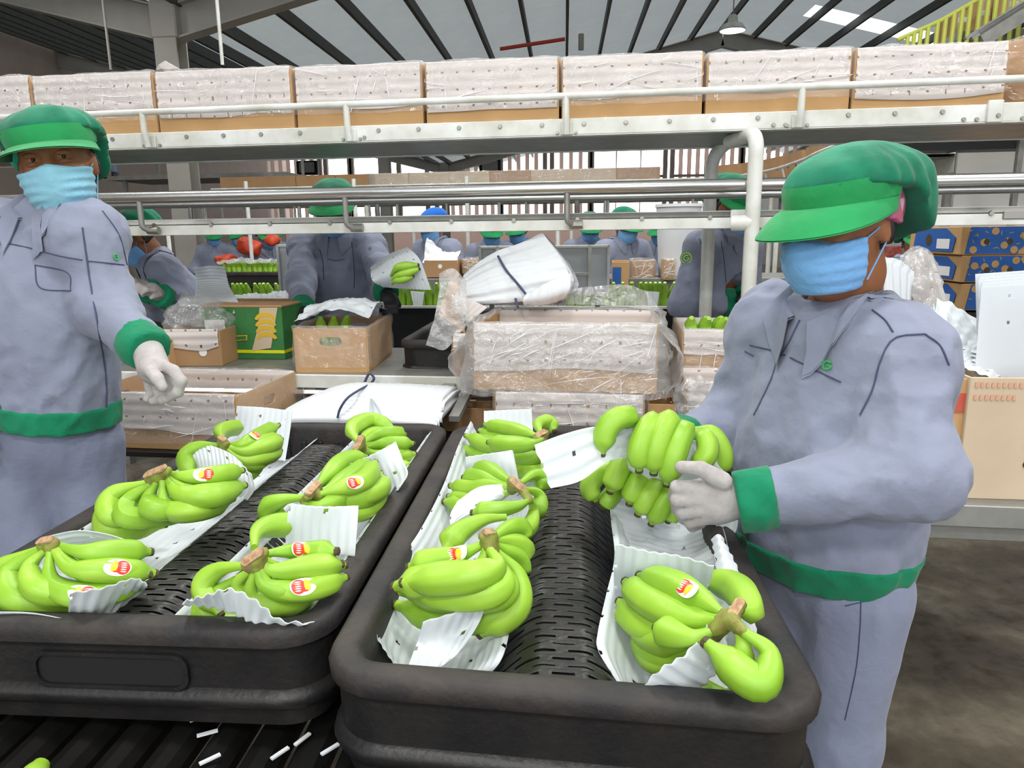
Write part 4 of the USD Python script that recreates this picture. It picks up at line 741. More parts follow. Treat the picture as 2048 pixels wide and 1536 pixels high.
def person(label, J, h=.012, s=1.0, cap='green', mask='mask', glove=None, bulk=1.0, seed=0, detail=False, brim=1.0, puff=(1, 1, 1), droop=.022, group=None, hem_t=0.0, hands=None, hs=None, wristr=.041, nolegs=False, cuffs=True, capoff=(0, 0, 0)):
    """J: world joints. Body is one skin mesh; clothes, cap and mask are its children."""
    hs = hs or s
    base = A([*((J['anL'] + J['anR'])[:2] / 2), 0]); lat = unit((J['shL'] - J['shR']) * [1, 1, 1]); up = unit((J['shL'] + J['shR']) / 2 - J['hip']); fr = unit(np.cross(up, lat)); fr = -fr if fr @ J['fwd'] < 0 else fr
    T = np.stack([lat, fr, up], 1); msh = (J['shL'] + J['shR']) / 2; chest = msh - up * .165 * s; belly = J['hip'] * .62 + msh * .38; b = bulk
    loc, R, skull, hr, hf, hu = head_fns(J['head'], J['hf'], J['hu'], hs)
    hands = hands or {}
    root = thing('person', label, 'person', base, group=group)
    def arms(p, grow, k=.05, wrist=None):
        wrist = wristr if wrist is None else wrist
        o = []
        for sd in 'LR':
            o.append(smin(cone(p, J['sh' + sd], J['el' + sd], .066 * s * b + grow, .052 * s * b + grow), cone(p, J['el' + sd], J['wr' + sd], .050 * s * b + grow, wrist * s + grow), .05))
        return np.minimum(o[0], o[1])
    def arms_skin(p):
        o = []
        for sd in 'LR': hd = J['wr' + sd] + unit(J['wr' + sd] - J['el' + sd]) * .03 * s; o += [cone(p, J['sh' + sd], J['el' + sd], .042 * s, .036 * s), cone(p, J['el' + sd], J['wr' + sd], .036 * s, .025 * s), cone(p, J['wr' + sd], hd, .021 * s, .018 * s)]
        return union(o, .02)
    def torso(p, grow):
        g = grow
        return union([ell(p, chest, A([.168 * b, .118 * b, .19]) * s + g, T), ell(p, belly, A([.168 * b, .125 * b, .2]) * s + g, T), ell(p, J['hip'] + up * .03, A([.158 * b, .12 * b, .16]) * s + g, T), cone(p, J['shL'] - up * .005, J['shR'] - up * .005, .058 * s + g, .058 * s + g)] + [cone(p, nb - up * .03 * s, J['sh' + q], .055 * s + g, .05 * s + g) for q in 'LR'], .06)
    nk = J['head'] - hu * .09 * s - hf * .015 * s; nb = J.get('nb', msh + up * .075 * s)
    def body(p):
        legs = [cone(p, J['hip' + q], J['kn' + q], .075 * s, .05 * s) for q in 'LR'] + [cone(p, J['kn' + q], J['an' + q], .05 * s, .035 * s) for q in 'LR']
        return union([skull(loc(p)) * hs, cone(p, nk, nb, .052 * s, .060 * s), torso(p, -.035), arms_skin(p)] + legs, .03)
    allj = A([J[k] for k in J if k not in ('fwd', 'hf', 'hu')]); lo, hi = allj.min(0) - .24, allj.max(0) + .24
    bm = part(root, 'body', nets(body, lo, hi, max(h, .0085)), M['skin'], True)
    hem = J['hem']; hn = unit(up + fr * hem_t)
    def jacket0(p):
        d = smin(torso(p, .012), arms(p, .008), .045)
        a = fold(p, seed, lat * .3 + up, (7, 22), .0085 * (1 if h < .016 else .8)) + fold(p, seed + 4, lat + up * .5, (9, 30), .005)
        return d + a
    def jacket(p):
        d = jacket0(p); d = smax(d, (hem - p) @ hn, .012); d = smax(d, -cone(p, nb - up * .02, nb + up * .2, .058 * s, .085 * s), .01)
        for sd in 'LR':
            ax = unit(J['wr' + sd] - J['el' + sd]); m = (p - J['wr' + sd]) @ ax; nr = np.linalg.norm(p - J['wr' + sd], axis=1) < .12; d = np.where(nr, smax(d, m, .006), d)
        return d
    jk = part(root, 'jacket', nets(jacket, lo, hi, h), M['jacket'], True)
    band = lambda p: np.maximum(np.maximum(jacket0(p) - .005, (hem - hn * .004 - p) @ hn), (p - hem - hn * .058 * s) @ hn)
    c0 = hem; part(jk, 'hem_band', nets(band, c0 - A([.33, .33, .16]), c0 + A([.33, .33, .18]), h * .9), M['green_band'], True, label='green elastic waistband')
    if cuffs:
        for sd in 'LR':
            w, ax = J['wr' + sd], unit(J['wr' + sd] - J['el' + sd]); cf = lambda p: np.maximum(np.abs((p - w + ax * .026 * s) @ ax) - .030 * s, np.maximum(jacket0(p) - .005, np.linalg.norm(p - w - ((p - w) @ ax)[:, None] * ax, axis=1) - .072 * s))
            part(jk, 'cuff', nets(cf, w - .12, w + .12, h * .85), M['green_band'], True, label='green cuff')
    # trousers
    def trous(p):
        d = union([ell(p, J['hip'], A([.152 * b, .118 * b, .14]) * s, T)] + [cone(p, J['hip' + q], J['kn' + q], .090 * s * b, .072 * s) for q in 'LR'] + [cone(p, J['kn' + q], J['an' + q], .072 * s, .062 * s) for q in 'LR'], .05)
        d = d + fold(p, seed + 8, up * 1.0 + lat * .2, (5, 20), .006); d = np.maximum(d, (p - hem - hn * .03) @ hn); return np.maximum(d, .06 - p[:, 2])
    lj = A([J[k] for k in ('hip', 'knL', 'knR', 'anL', 'anR')]); tr = part(root, 'trousers', nets(trous, np.minimum(lj.min(0) - .22, [9e9, 9e9, .03]), lj.max(0) + A([.24, .24, .2]), h * 1.2), M['trousers'], True)
    i_tr = trous
    for q in 'LR':
        an = J['an' + q]; fl = unit(fr * [1, 1, 0]); bt = lambda p: np.maximum(union([cone(p, an + [0, 0, .06], an + [0, 0, -.03], .055, .055), cone(p, an + A([0, 0, -.03]) - fl * .03, an + A([0, 0, -.04]) + fl * .14, .05, .042)], .04), .004 - p[:, 2])
        part(root, 'boot', nets(bt, A([an[0] - .28, an[1] - .28, -.01]), an + .28, .014), M['boot'], True)
    # collar: a stand, folded down into two points at the front
    cg, cgi = [], []
    for t in np.linspace(-PI * .9, PI * .9, 48):
        dr = -fr * math.cos(t) + lat * math.sin(t); o = np.clip((abs(t) / PI - .6) / .3, 0, 1); sg = np.sign(t)
        c_ = nb - up * (.012 + .03 * o) * s + fr * (.006 + .02 * o) * s; w = .034 + .045 * o
        cg.append([c_ + (dr * (x + w * a) + up * (z - w * d)) * s for x, z, a, d in ((.062, .030, 0, 0), (.067, .036, 0, 0), (.075, .031, 0, 0), (.079, .022, .2, .45), (.083, .014, .34, .85))])
        cgi.append([c_ + (dr * x + up * z) * s for x, z in ((.066, -.035), (.060, 0), (.0635, .029))])
    cg, cgi = A(cg), A(cgi)
    for k_ in (2, 3, 4):
        for _ in range(3):
            dv = jacket0(cg[:, k_]) - (.010, .007, .006)[k_ - 2]
            for m_ in range(len(cg)):
                if k_ > 2 or dv[m_] < 0: cg[m_, k_] -= grad(jacket0, cg[m_, k_]) * dv[m_]
    co = part(jk, 'collar', cat([gridmesh(cg), gridmesh(cg - up * .005)]), M['jacket'], True)
    part(co, 'collar_lining', gridmesh(cgi), M['green_band'], True, label='green collar lining')
    # hair, eyes
    hairf = lambda p: np.maximum(skull(loc(p)) - .004, np.maximum(loc(p)[:, 1] + .012, -.062 - loc(p)[:, 2])) * hs
    part(bm, 'hair', nets(hairf, J['head'] - .16 * hs, J['head'] + .16 * hs, max(h, .009)), M['hair'], True)
    if detail:
        for x in (-1, 1):
            e = J['head'] + (hr * x * .033 + hf * .079 + hu * .006) * hs; part(bm, 'eye', moved(trimesh.creation.icosphere(2, .0112 * hs), e), M['eye_white'], True); g = unit(EYE - e) if J.get('look') is None else unit(J['look'])
            part(bm, 'iris', moved(trimesh.creation.icosphere(2, .0062 * hs), e + g * .0066 * hs), M['iris'], True)
            lidf = lambda p, x=x: np.minimum(ell(loc(p), (x * .033, .080, .0150), (.019, .0155, .0095)), ell(loc(p), (x * .033, .0795, -.0055), (.018, .0145, .0078))) * hs
            part(bm, 'eyelid', nets(lidf, e - .03, e + .03, .0022), M['skin'], True)
            part(bm, 'eyebrow', tube([J['head'] + (hr * x * a + hf * c + hu * z) * hs for a, c, z in ((.014, .094, .03), (.032, .093, .036), (.05, .08, .03))], [.004 * hs, .0045 * hs, .002 * hs], 6), M['hair'], True)
    # mask
    if mask:
        def mk(p):
            q = loc(p); d0 = ell(q, (0, .052, -.055), (.071, .076, .074)); pl = (.0022 if mask == 'mask_pale' else .0011) * np.sin(q[:, 2] * 2 * PI / .021) * np.clip((np.abs(q[:, 0]) - .012) / .03, 0, 1); d = smin(d0, skull(q) - .006, .02) + pl - .004
            d = np.maximum(d, q[:, 2] + .022 - .012 * np.clip(1 - np.abs(q[:, 0]) / .05, 0, 1)); d = np.maximum(d, -.116 - q[:, 2]); return np.maximum(d, .022 + np.abs(q[:, 0]) * .12 - q[:, 1]) * hs
        mm = part(root, 'face_mask', nets(mk, J['head'] - .19 * hs, J['head'] + .19 * hs, min(h * .6, .0065)), M[mask], True, label='pale blue face mask')
        for x in (-1, 1):
            part(mm, 'ear_loop', tube([J['head'] + (hr * x * a + hf * c + hu * z) * hs for a, c, z in ((.07, .035, -.03), (.083, -.005, -.005), (.084, -.022, -.02), (.07, .03, -.1))], .0016 * hs, 5), M[mask], True)
    # cap: gathered bag, band and brim
    if cap:
        cm = M['cap_cloth'] if cap == 'green' else M['cap_blue']; bmx = M['cap_brim'] if cap == 'green' else M['cap_blue']; co_ = A(capoff, float)
        def bag(p):
            q = loc(p) - co_; d = union([ell(q, (0, -.030, .064), A([.107, .126, .074]) * puff), ell(q, (0, -.085, .0), A([.100, .078, .070]) * puff)], .05)
            a = np.arctan2(q[:, 0], q[:, 1] + .03); d = d + .0045 * np.cos(a * 13 + 4 * np.sin(a * 2 + seed)) * np.clip((.15 - q[:, 2]) / .09, 0, 1) + (meshkit.noise(q * 24 + seed, seed) - .5) * .010
            d = smax(d, .070 - q[:, 2] - np.clip(.035 - q[:, 1], 0, .095) * .25 - np.clip(-.06 - q[:, 1], 0, .2) * 1.5, .006); return d * hs
        cp = part(root, 'cap', nets(bag, J['head'] - .27 * hs, J['head'] + .27 * hs, h), cm, True)
        B, Br = [], []
        for t in np.linspace(-1.75, 1.75, 30):
            x, y = math.sin(t), math.cos(t); e = max(0, math.cos(t * .86)); row = [(.096 * x, -.010 + .114 * y, .040), (.100 * x, -.010 + .118 * y, .060), (.101 * x, -.013 + .118 * y, .080)]; B.append(row)
            k = e ** .75 * .074 * brim; Br.append([((.096 + j * k * .45) * x, -.010 + .114 * y + j * k, .042 - .008 * j - droop * j * j * e - .014 * j * abs(x) ** 2) for j in np.linspace(0, 1, 7)])
        to = lambda g: J['head'] + ((A(g) + co_) * hs).reshape(-1, 3) @ R.T
        def thick(G, d): m, n = A(G).shape[:2]; P = to(G).reshape(m, n, 3); return cat([gridmesh(P), gridmesh(P + hu * d)])
        part(cp, 'brim', thick(Br, -.003), bmx, True, label='lighter green brim of the cap' if cap == 'green' else None); part(cp, 'band', cat([gridmesh(to(B).reshape(30, 3, 3)), gridmesh(to(A(B) * [1.03, 1.03, 1]).reshape(30, 3, 3))]), bmx, True)
    for sd in 'LR':                                                   # gloves
        gm = glove if isinstance(glove, str) else 'glove'
        if sd in hands: gf, glo, ghi = hands[sd]; part(root, 'glove', nets(gf, glo, ghi, .0042), M[gm], True, label='white knitted work glove')
        else:
            w, ax = J['wr' + sd], unit(J['wr' + sd] - J['el' + sd]); n = unit(np.cross(ax, lat)); w2 = np.cross(ax, n)
            def gf(p):
                o = [cone(p, w - ax * .02, w + ax * .055 * s, .031 * s, .036 * s)]
                for k in range(4):
                    a0 = w + ax * .075 * s + w2 * (k - 1.5) * .019 * s; a1 = a0 + (ax * .034 - n * .014) * s; o.append(cone(p, a0, a1, .0115 * s, .0105 * s)); o.append(cone(p, a1, a1 + (ax * .012 - n * .028) * s, .0105 * s, .009 * s))
                o.append(cone(p, w + ax * .03 * s + w2 * -.03 * s, w + (ax * .075 - n * .03 - w2 * .045) * s, .014 * s, .011 * s)); return union(o, .009)
            part(root, 'glove', nets(gf, w - .15, w + .15, max(.0065, h * .55)), M[gm], True)
    return root, dict(jacket=jacket, jk=jk, tr=tr, trous=trous)
def seam(parent, fn, pix, r=.0016, name='seam', m='seam', n=14):
    T_ = [trace(fn, x, y) for x, y in spline(A(pix, float), n)]; P = A([q + grad(fn, q) * r * .5 for q in T_]); part(parent, name, tube(P, r, 6), M[m], True)
def finger(o, p, c, r):
    for i in range(len(c) - 1): o.append(cone(p, c[i], c[i + 1], r[i], r[i + 1]))

# ---- the woman at right
W_ = {k: PY(*v) for k, v in dict(shL=(1796, 712, 1.30), shR=(1548, 650, 1.56), elL=(1832, 950, 1.18), wrL=(1478, 1000, 1.22), elR=(1462, 852, 1.60), wrR=(1338, 896, 1.47), hip=(1650, 1100, 1.41), head=(1688, 444, 1.37), nb=(1680, 622, 1.42)).items()}
wf = unit([-.86, -.5, 0]); W_.update(fwd=wf, hf=unit([-.84, -.46, -.17]), hu=unit([-.14, -.06, .98]), hem=PY(1660, 1132, 1.41))
wl = unit([.5, -.86, 0])
for q, sg in (('L', 1), ('R', -1)):
    W_['hip' + q] = W_['hip'] + wl * .085 * sg - [0, 0, .06]; W_['kn' + q] = A([*(PY(1634, 1400, 1.42) + wl * .052 * sg)[:2], .44]); W_['an' + q] = A([*(PY(1610, 1500, 1.42) + wl * .055 * sg)[:2], .09])
def Hp(*a): return A([PY(*x) for x in a])
w_chain = [(Hp((1444, 962, 1.19), (1402, 938, 1.185), (1362, 934, 1.20)), (.017, .0135, .011)), (Hp((1392, 976, 1.205), (1354, 974, 1.21), (1348, 994, 1.235), (1372, 1002, 1.26)), (.0135, .0125, .011, .010)), (Hp((1392, 998, 1.20), (1354, 1000, 1.205), (1354, 1018, 1.235), (1378, 1020, 1.26)), (.0135, .0125, .011, .010)),
    (Hp((1396, 1020, 1.20), (1364, 1026, 1.21), (1368, 1038, 1.235), (1390, 1036, 1.26)), (.013, .012, .0105, .0095)), (Hp((1404, 1038, 1.205), (1380, 1046, 1.215), (1384, 1054, 1.24), (1402, 1048, 1.26)), (.0115, .0105, .0095, .009))]
def wglove(p):
    o = []
    for c, r in w_chain: finger(o, p, c, r)
    palm = union([cone(p, PY(1480, 998, 1.22), PY(1430, 998, 1.22), .034, .036), cone(p, PY(1432, 978, 1.21), PY(1398, 980, 1.21), .022, .016), cone(p, PY(1432, 1018, 1.22), PY(1408, 1026, 1.215), .022, .016)], .03)
    return smin(palm, union(o, .002), .007)
gl = A([x for c, r in w_chain for x in c] + [PY(1490, 998, 1.22)])
wo, wi = person('woman in grey-blue uniform and green cap at right, looking down at bananas she holds', W_, h=.007, s=1.06, mask='mask', detail=True, seed=3, wristr=.036, droop=.035, hs=.96, bulk=.97, brim=1.0, hands={'L': (wglove, gl.min(0) - .06, gl.max(0) + .06)}, hem_t=.0, puff=(1.06, 1.08, 1.0))
fj, jk = wi['jacket'], wi['jk']
for pl in ([(1500, 690), (1560, 706), (1620, 735), (1682, 764)], [(1490, 702), (1508, 712)], [(1560, 700), (1542, 760), (1508, 830)], [(1600, 640), (1575, 690), (1556, 720)], [(1720, 830), (1745, 780), (1762, 720), (1790, 676), (1850, 668)], [(1850, 668), (1880, 692), (1898, 730)], [(1745, 620), (1770, 640), (1786, 664)]):
    seam(jk, fj, pl)
for pl in ([(1722, 1200), (1720, 1260), (1712, 1340), (1690, 1440)], [(1690, 1212), (1706, 1208), (1724, 1204)]): seam(wi['tr'], wi['trous'], pl, .0011)
p0 = trace(fj, 1656, 731); nn_ = grad(fj, p0); ex_ = unit(np.cross([0, 0, 1.0], nn_)); ey_ = np.cross(nn_, ex_)
def glyphG(s):
    ring = Point(0, 0).buffer(s, 24).difference(Point(0, 0).buffer(s * .58, 24)).difference(Polygon([(0, s * .1), (2 * s, s * .1), (2 * s, s * .75), (.4 * s, s * .5)])); return unary_union([ring, Polygon([(0, -.12 * s), (s, -.12 * s), (s, .16 * s), (0, .16 * s)])])
part(jk, 'chest_emblem', orient(prism(glyphG(.009), .002), p0 + nn_ * .0015, ex_ * 1.35, ey_), M['badge_green'], False, label='small green round emblem on the chest')
# patterned bandana under the cap
lc_, R_, sk_, hr_, hf_, hu_ = head_fns(W_['head'], W_['hf'], W_['hu'], .96)
bd = lambda p: np.maximum(np.maximum(sk_(lc_(p)) - .012, lc_(p)[:, 1] - .03), np.maximum(-.012 - lc_(p)[:, 2] + np.clip(lc_(p)[:, 1] + .03, 0, .1) * .5, lc_(p)[:, 2] - .08)) * .96
part(wo, 'bandana', nets(bd, W_['head'] - .17, W_['head'] + .17, .006), M['bandana'], True, label='pink patterned cloth worn under the cap')

# ---- the man at left
N_ = {k: PY(*v) for k, v in dict(shL=(176, 474, 1.80), shR=(-22, 470, 1.86), elL=(214, 618, 1.76), wrL=(298, 704, 1.62), elR=(-105, 660, 1.84), wrR=(-90, 830, 1.70), hip=(100, 850, 1.86), head=(114, 326, 1.84), nb=(128, 428, 1.85)).items()}
nf = unit([.28, -.96, 0]); N_.update(fwd=nf, hf=unit([.40, -.90, -.02]), hu=unit([-.12, -.10, 1.0]), hem=PY(112, 868, 1.74))
nl = unit([.96, .28, 0])
for q, sg in (('L', 1), ('R', -1)):
    N_['hip' + q] = N_['hip'] + nl * .085 * sg - [0, 0, .06]; N_['kn' + q] = A([*(N_['hip'] + nl * .09 * sg + nf * .02)[:2], .48]); N_['an' + q] = A([*(N_['hip'] + nl * .095 * sg - nf * .01)[:2], .09])
m_chain = [(Hp((318, 728, 1.57), (347, 742, 1.55), (362, 762, 1.53), (356, 784, 1.53), (332, 798, 1.54)), (.015, .0135, .0125, .0115, .0105)), (Hp((310, 742, 1.58), (340, 764, 1.59), (350, 784, 1.58), (324, 800, 1.57)), (.015, .013, .012, .0105)), (Hp((302, 748, 1.60), (318, 780, 1.60), (322, 797, 1.59), (306, 802, 1.58)), (.014, .0125, .011, .010)), (Hp((294, 748, 1.61), (300, 775, 1.62), (302, 790, 1.61), (294, 797, 1.60)), (.013, .0115, .0105, .0095)),
    (Hp((298, 738, 1.55), (314, 756, 1.52), (325, 774, 1.51)), (.016, .0135, .0115))]
def mglove(p):
    o = []
    for c, r in m_chain: finger(o, p, c, r)
    return smin(union([cone(p, PY(292, 690, 1.64), PY(308, 738, 1.58), .034, .036)], .03), union(o, .006), .012)
ml = A([x for c, r in m_chain for x in c] + [PY(290, 685, 1.63)])
mo, mi = person('man in grey-blue uniform and green cap at left, facing the camera, pale blue mask', N_, h=.0075, s=1.06, mask='mask_pale', detail=True, seed=9, wristr=.033, bulk=1.0, hands={'L': (mglove, ml.min(0) - .06, ml.max(0) + .06)}, hs=1.02, brim=.95, droop=.012, puff=(1.12, 1.02, 1.0))
fj, jk = mi['jacket'], mi['jk']
for pl in ([(165, 455), (180, 560), (198, 660), (212, 760), (212, 850)], [(0, 484), (60, 496), (120, 512), (165, 520)], [(175, 522), (215, 526), (248, 530)], [(70, 530), (135, 545), (142, 582)], [(70, 530), (80, 575), (142, 582)], [(205, 422), (238, 470), (254, 530)]):
    seam(jk, fj, pl, .0022 if pl[0][0] == 165 else .0016)
p0 = trace(fj, 231, 514); nn_ = grad(fj, p0); ex_ = unit(np.cross([0, 0, 1.0], nn_)); ey_ = np.cross(nn_, ex_)
part(jk, 'chest_emblem', orient(prism(glyphG(.008), .002), p0 + nn_ * .0015, ex_, ey_), M['badge_green'], False, label='small green round emblem on the chest')
# ================================================================ cartons and packing stations
def face(px0, pt_, px1, pb, d):
    s0, z1 = SD(px0, pt_, d); s1, _ = SD(px1, pt_, d); _, z0 = SD((px0 + px1) / 2, pb, d); return s0, s1, z0, z1
def wall(sx, sy, sz, loc): return box(sx, sy, sz, loc, 0, .002)
M['glint'] = plain('film_glint', (246, 247, 250), .15, 0, .9)  # near-white colour that paints streaks of glare along the film folds
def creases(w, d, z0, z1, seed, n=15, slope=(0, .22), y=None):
    """glare on the film, shaped as thin white tapering ridges on the front."""
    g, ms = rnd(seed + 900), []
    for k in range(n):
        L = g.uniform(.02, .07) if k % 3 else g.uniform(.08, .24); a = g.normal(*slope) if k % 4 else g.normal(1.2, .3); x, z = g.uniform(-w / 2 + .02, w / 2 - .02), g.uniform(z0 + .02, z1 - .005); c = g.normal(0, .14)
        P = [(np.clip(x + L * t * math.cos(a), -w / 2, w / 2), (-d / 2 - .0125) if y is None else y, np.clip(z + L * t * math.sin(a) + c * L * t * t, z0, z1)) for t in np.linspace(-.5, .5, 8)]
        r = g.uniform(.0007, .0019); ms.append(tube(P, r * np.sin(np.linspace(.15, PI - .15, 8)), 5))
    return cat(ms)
def film_shell(w, d, h, z0, z1, seed, off=.006, inside=.08, amp=.010, flare=0.0):
    """crinkled plastic bag round a carton: outside walls, over the rim and a little down inside."""
    n = 96; per = rrect(-w / 2, w / 2, -d / 2, d / 2, .015, 6); seg = np.r_[0, np.cumsum(np.linalg.norm(np.diff(np.vstack([per, per[:1]]), axis=0), axis=1))]; pp_ = np.vstack([per, per[:1]])
    u = np.linspace(0, seg[-1], n); base = np.c_[np.interp(u, seg, pp_[:, 0]), np.interp(u, seg, pp_[:, 1])]; c = base / A([w / 2, d / 2]); nrm = np.where(np.abs(c).max(1, keepdims=True) == np.abs(c), np.sign(c), 0) * 1.0; nrm /= np.linalg.norm(nrm, axis=1, keepdims=True)
    rows = [(off, z) for z in np.linspace(z0, z1, 14)] + [(0, z1 + .004), (-.008, z1 - .002)] + [(-.012, z1 - x) for x in np.linspace(.015, inside, 3)]
    P = []
    for k, (o, z) in enumerate(rows):
        q = np.c_[base, np.full(n, z)]; f = meshkit.fbm(np.c_[q[:, 0] * 14 + z * 9, q[:, 1] * 14, q[:, 2] * 16] + seed * 13, 3, seed); amp_ = amp * (1 if o > 0 else .3)
        r = o + np.maximum(0, f - .35) * amp_ * 2 + flare * max(0, (z1 - .05 - z)) * (k < 14)
        q[:, :2] += nrm * r[:, None]; q[:, 2] += (f - .5) * (.02 if k in (13, 14, 15) else .012 if k == 0 else .004); P.append(q)
    P = A(P); P[:, -1] = P[:, 0]; return gridmesh(P)
def carton(name, label, loc, rz, w, d, h, mat='carton', liner=(.68, .68), film=True, seed=0, group=None, hole=False, open_=True, filmz=(.12, 1.0), sidehole=0, wave=.02, catg='carton'):
    """open carton with glued walls, a foam liner folded over its long rims and a plastic bag."""
    t = thing(name, label, catg, loc, rz, group); m = M[mat]; k = .006; g = rnd(seed)
    P = lambda n, me, ma, sm=30, **kw: part(t, n, me, ma, sm, local=True, **kw)
    P('front_wall', wall(w, k, h, (0, -d / 2 + k / 2, 0)), m, False); P('back_wall', wall(w, k, h, (0, d / 2 - k / 2, 0)), m, False)
    for sx in (-1, 1):
        x = sx * (w / 2 - k / 2)
        if hole: pl = Polygon([(-d / 2 + k, 0), (d / 2 - k, 0), (d / 2 - k, h), (-d / 2 + k, h)]).difference(Polygon(rrect(-.045, .045, h * .6, h * .6 + .035, .0174))); P('end_wall', orient(prism(pl, k), (x - k / 2, 0, 0), (0, 1, 0), (0, 0, 1)), m, False)
        else: P('end_wall', wall(k, d - 2 * k, h, (x, 0, 0)), m, False)
    P('floor_panel', wall(w - 2 * k, d - 2 * k, k, (0, 0, .001)), m, False)
    if not open_:
        for sy in (-1, 1): P('top_flap', wall(w, d / 2 - .003, .004, (0, sy * d / 4, h)), m, False)
    for i, sy in enumerate((-1, 1)):
        if liner and liner[i]:
            L = h * liner[i]; wv = wave * (g.random(5) - .5); xs = np.linspace(-w / 2 + .006, w / 2 - .006, 5); y0 = sy * (d / 2 + .004)
            C = [[(x, sy * (d / 2 - .012), h - .10) for x in xs], [(x, sy * (d / 2 - .010), h - .01) for x in xs], [(x, sy * (d / 2 - .001), h + .004) for x in xs], [(x, y0, h - .012) for x in xs], [(x, y0 + sy * .003 * g.random(), h - L * .5) for x in xs], [(x, y0 + sy * .002, h - L + wv[j]) for j, x in enumerate(xs)]]
            P('foam_liner', sheet(C, rib=.0016, pitch=.034, axis=1, holes=.0048, hpitch=.062, step=.0048, seed=seed + i, thick=.002), M['pad_pink'], True)
    if film:
        P('plastic_bag', film_shell(w, d, h, h * filmz[0], h * filmz[1] + .006, seed), M['film'], True); P('bag_creases', creases(w, d, h * filmz[0], h * .98, seed), M['glint'], True, kind='stuff', label='bright creases of the clear film')
    return t
# row of cartons on the overhead conveyor
zr0 = zb + .068; DB = DU + .055; edges = [-30, 64, 309, 588, 848, 1120, 1408, 1702, 2012]
ulab = ['film-wrapped carton at the far left end of the overhead row, cut by the picture edge', 'film-wrapped carton above the masked man on the overhead conveyor, second from the left', 'film-wrapped carton with a bag corner standing up, in front of the roof column', 'film-wrapped carton with a long streak of glare, fourth from the left in the overhead row', 'film-wrapped carton whose foam hangs lowest, at the middle of the overhead row', 'film-wrapped carton with a guard post at its left end, right of the middle overhead', 'film-wrapped carton under the hanging lamp in the overhead row', 'film-wrapped carton below the yellow railing, last straight one of the overhead row']
for i in range(8):
    s0, s1 = SD(edges[i] + 3, 180, DB)[0], SD(edges[i + 1] - 3, 180, DB)[0]; g_ = rnd(100 + i); w = s1 - s0
    if i == 0: s0 -= .35; w = s1 - s0
    t = carton('wrapped_carton', ulab[i], CV((s0 + s1) / 2, DB + .2, zr0), RZC + (g_.random() - .5) * .02, w, .4, .243 - .0058 * i + .004 * g_.random(), liner=((.66, .6, .74, .68, .80, .64, .62, .84)[i], .6), seed=20 + i, filmz=(.22, 1.0), group='cartons on the overhead conveyor', mat='carton')
    if i == 2: part(t, 'bag_corner', gridmesh(A([[(-w / 2, -.19, .25), (-w / 2 + .03, -.19, .255), (-w / 2 + .09, -.18, .25)], [(-w / 2 + .003, -.17, .275), (-w / 2 + .035, -.17, .29), (-w / 2 + .08, -.16, .26)], [(-w / 2 + .01, -.13, .25), (-w / 2 + .05, -.13, .27), (-w / 2 + .1, -.13, .25)]])), M['film_thick'], True, local=True)
q = SD(2016, 180, DB)[0]; carton('wrapped_carton', 'carton turning the bend at the far right end of the overhead row, brown end showing', CV(q + .30, DB + .36, zr0), RZC + .42, .54, .4, .25, liner=(.5, .5), seed=40, group='cartons on the overhead conveyor')
# cartons on the far line
flab = lambda i: ['plain brown carton', 'film-wrapped carton'][i]
fx = [(440, 0, 'plain brown carton starting the far overhead row at left'), (515, 0, 'second plain brown carton from the left in the far overhead row'), (592, 0, 'third plain brown carton from the left in the far overhead row'), (672, 0, 'plain brown carton in the far overhead row, half behind a green cap'), (737, 1, 'film-wrapped carton in the far overhead row, first wrapped one from the left'), (817, 1, 'film-wrapped carton in the far overhead row, second wrapped one from the left'), (897, 1, 'film-wrapped carton in the far overhead row, third wrapped one from the left'), (979, 2, 'browner film-wrapped carton in the middle of the far overhead row'), (1062, 1, 'film-wrapped carton in the far overhead row, right of the brown one in its middle'), (1146, 1, 'film-wrapped carton in the far overhead row below the bright window glare'), (1232, 2, 'brown film-wrapped carton near the right end of the far straight row')]
for i, (px, kind, lab) in enumerate(fx):
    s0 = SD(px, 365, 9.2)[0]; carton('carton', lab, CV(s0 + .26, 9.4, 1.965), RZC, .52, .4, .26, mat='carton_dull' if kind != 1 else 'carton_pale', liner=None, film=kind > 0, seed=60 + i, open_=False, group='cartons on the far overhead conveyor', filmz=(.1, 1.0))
for i, (k, lab) in enumerate(((37, 'brown carton entering the bend of the far conveyor'), (43, 'brown carton on the bend of the far conveyor with a scrap of foam on it'), (49, 'brown carton past the middle of the far bend'), (55, 'brown carton with round holes on the far bend, behind the thick white pole'), (62, 'brown carton on the bend of the far conveyor close to the green cap'), (70, 'brown carton at the near end of the far bend'))):
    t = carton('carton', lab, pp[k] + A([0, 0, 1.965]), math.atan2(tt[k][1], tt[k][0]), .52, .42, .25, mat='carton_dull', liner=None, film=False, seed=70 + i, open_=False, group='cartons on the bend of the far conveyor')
    for x in (-.12, .12): part(t, 'vent_hole', tube([(x, -.2115, .13), (x, -.2125, .13)], .016, 10), M['banana_tip'], local=True)
part(t, 'foam_scrap', sheet([[(-.2, -.1, .27), (-.05, -.12, .3), (.1, -.1, .27)], [(-.2, .05, .28), (-.05, .05, .31), (.1, .05, .28)]], holes=0), M['pad'], True, local=True)
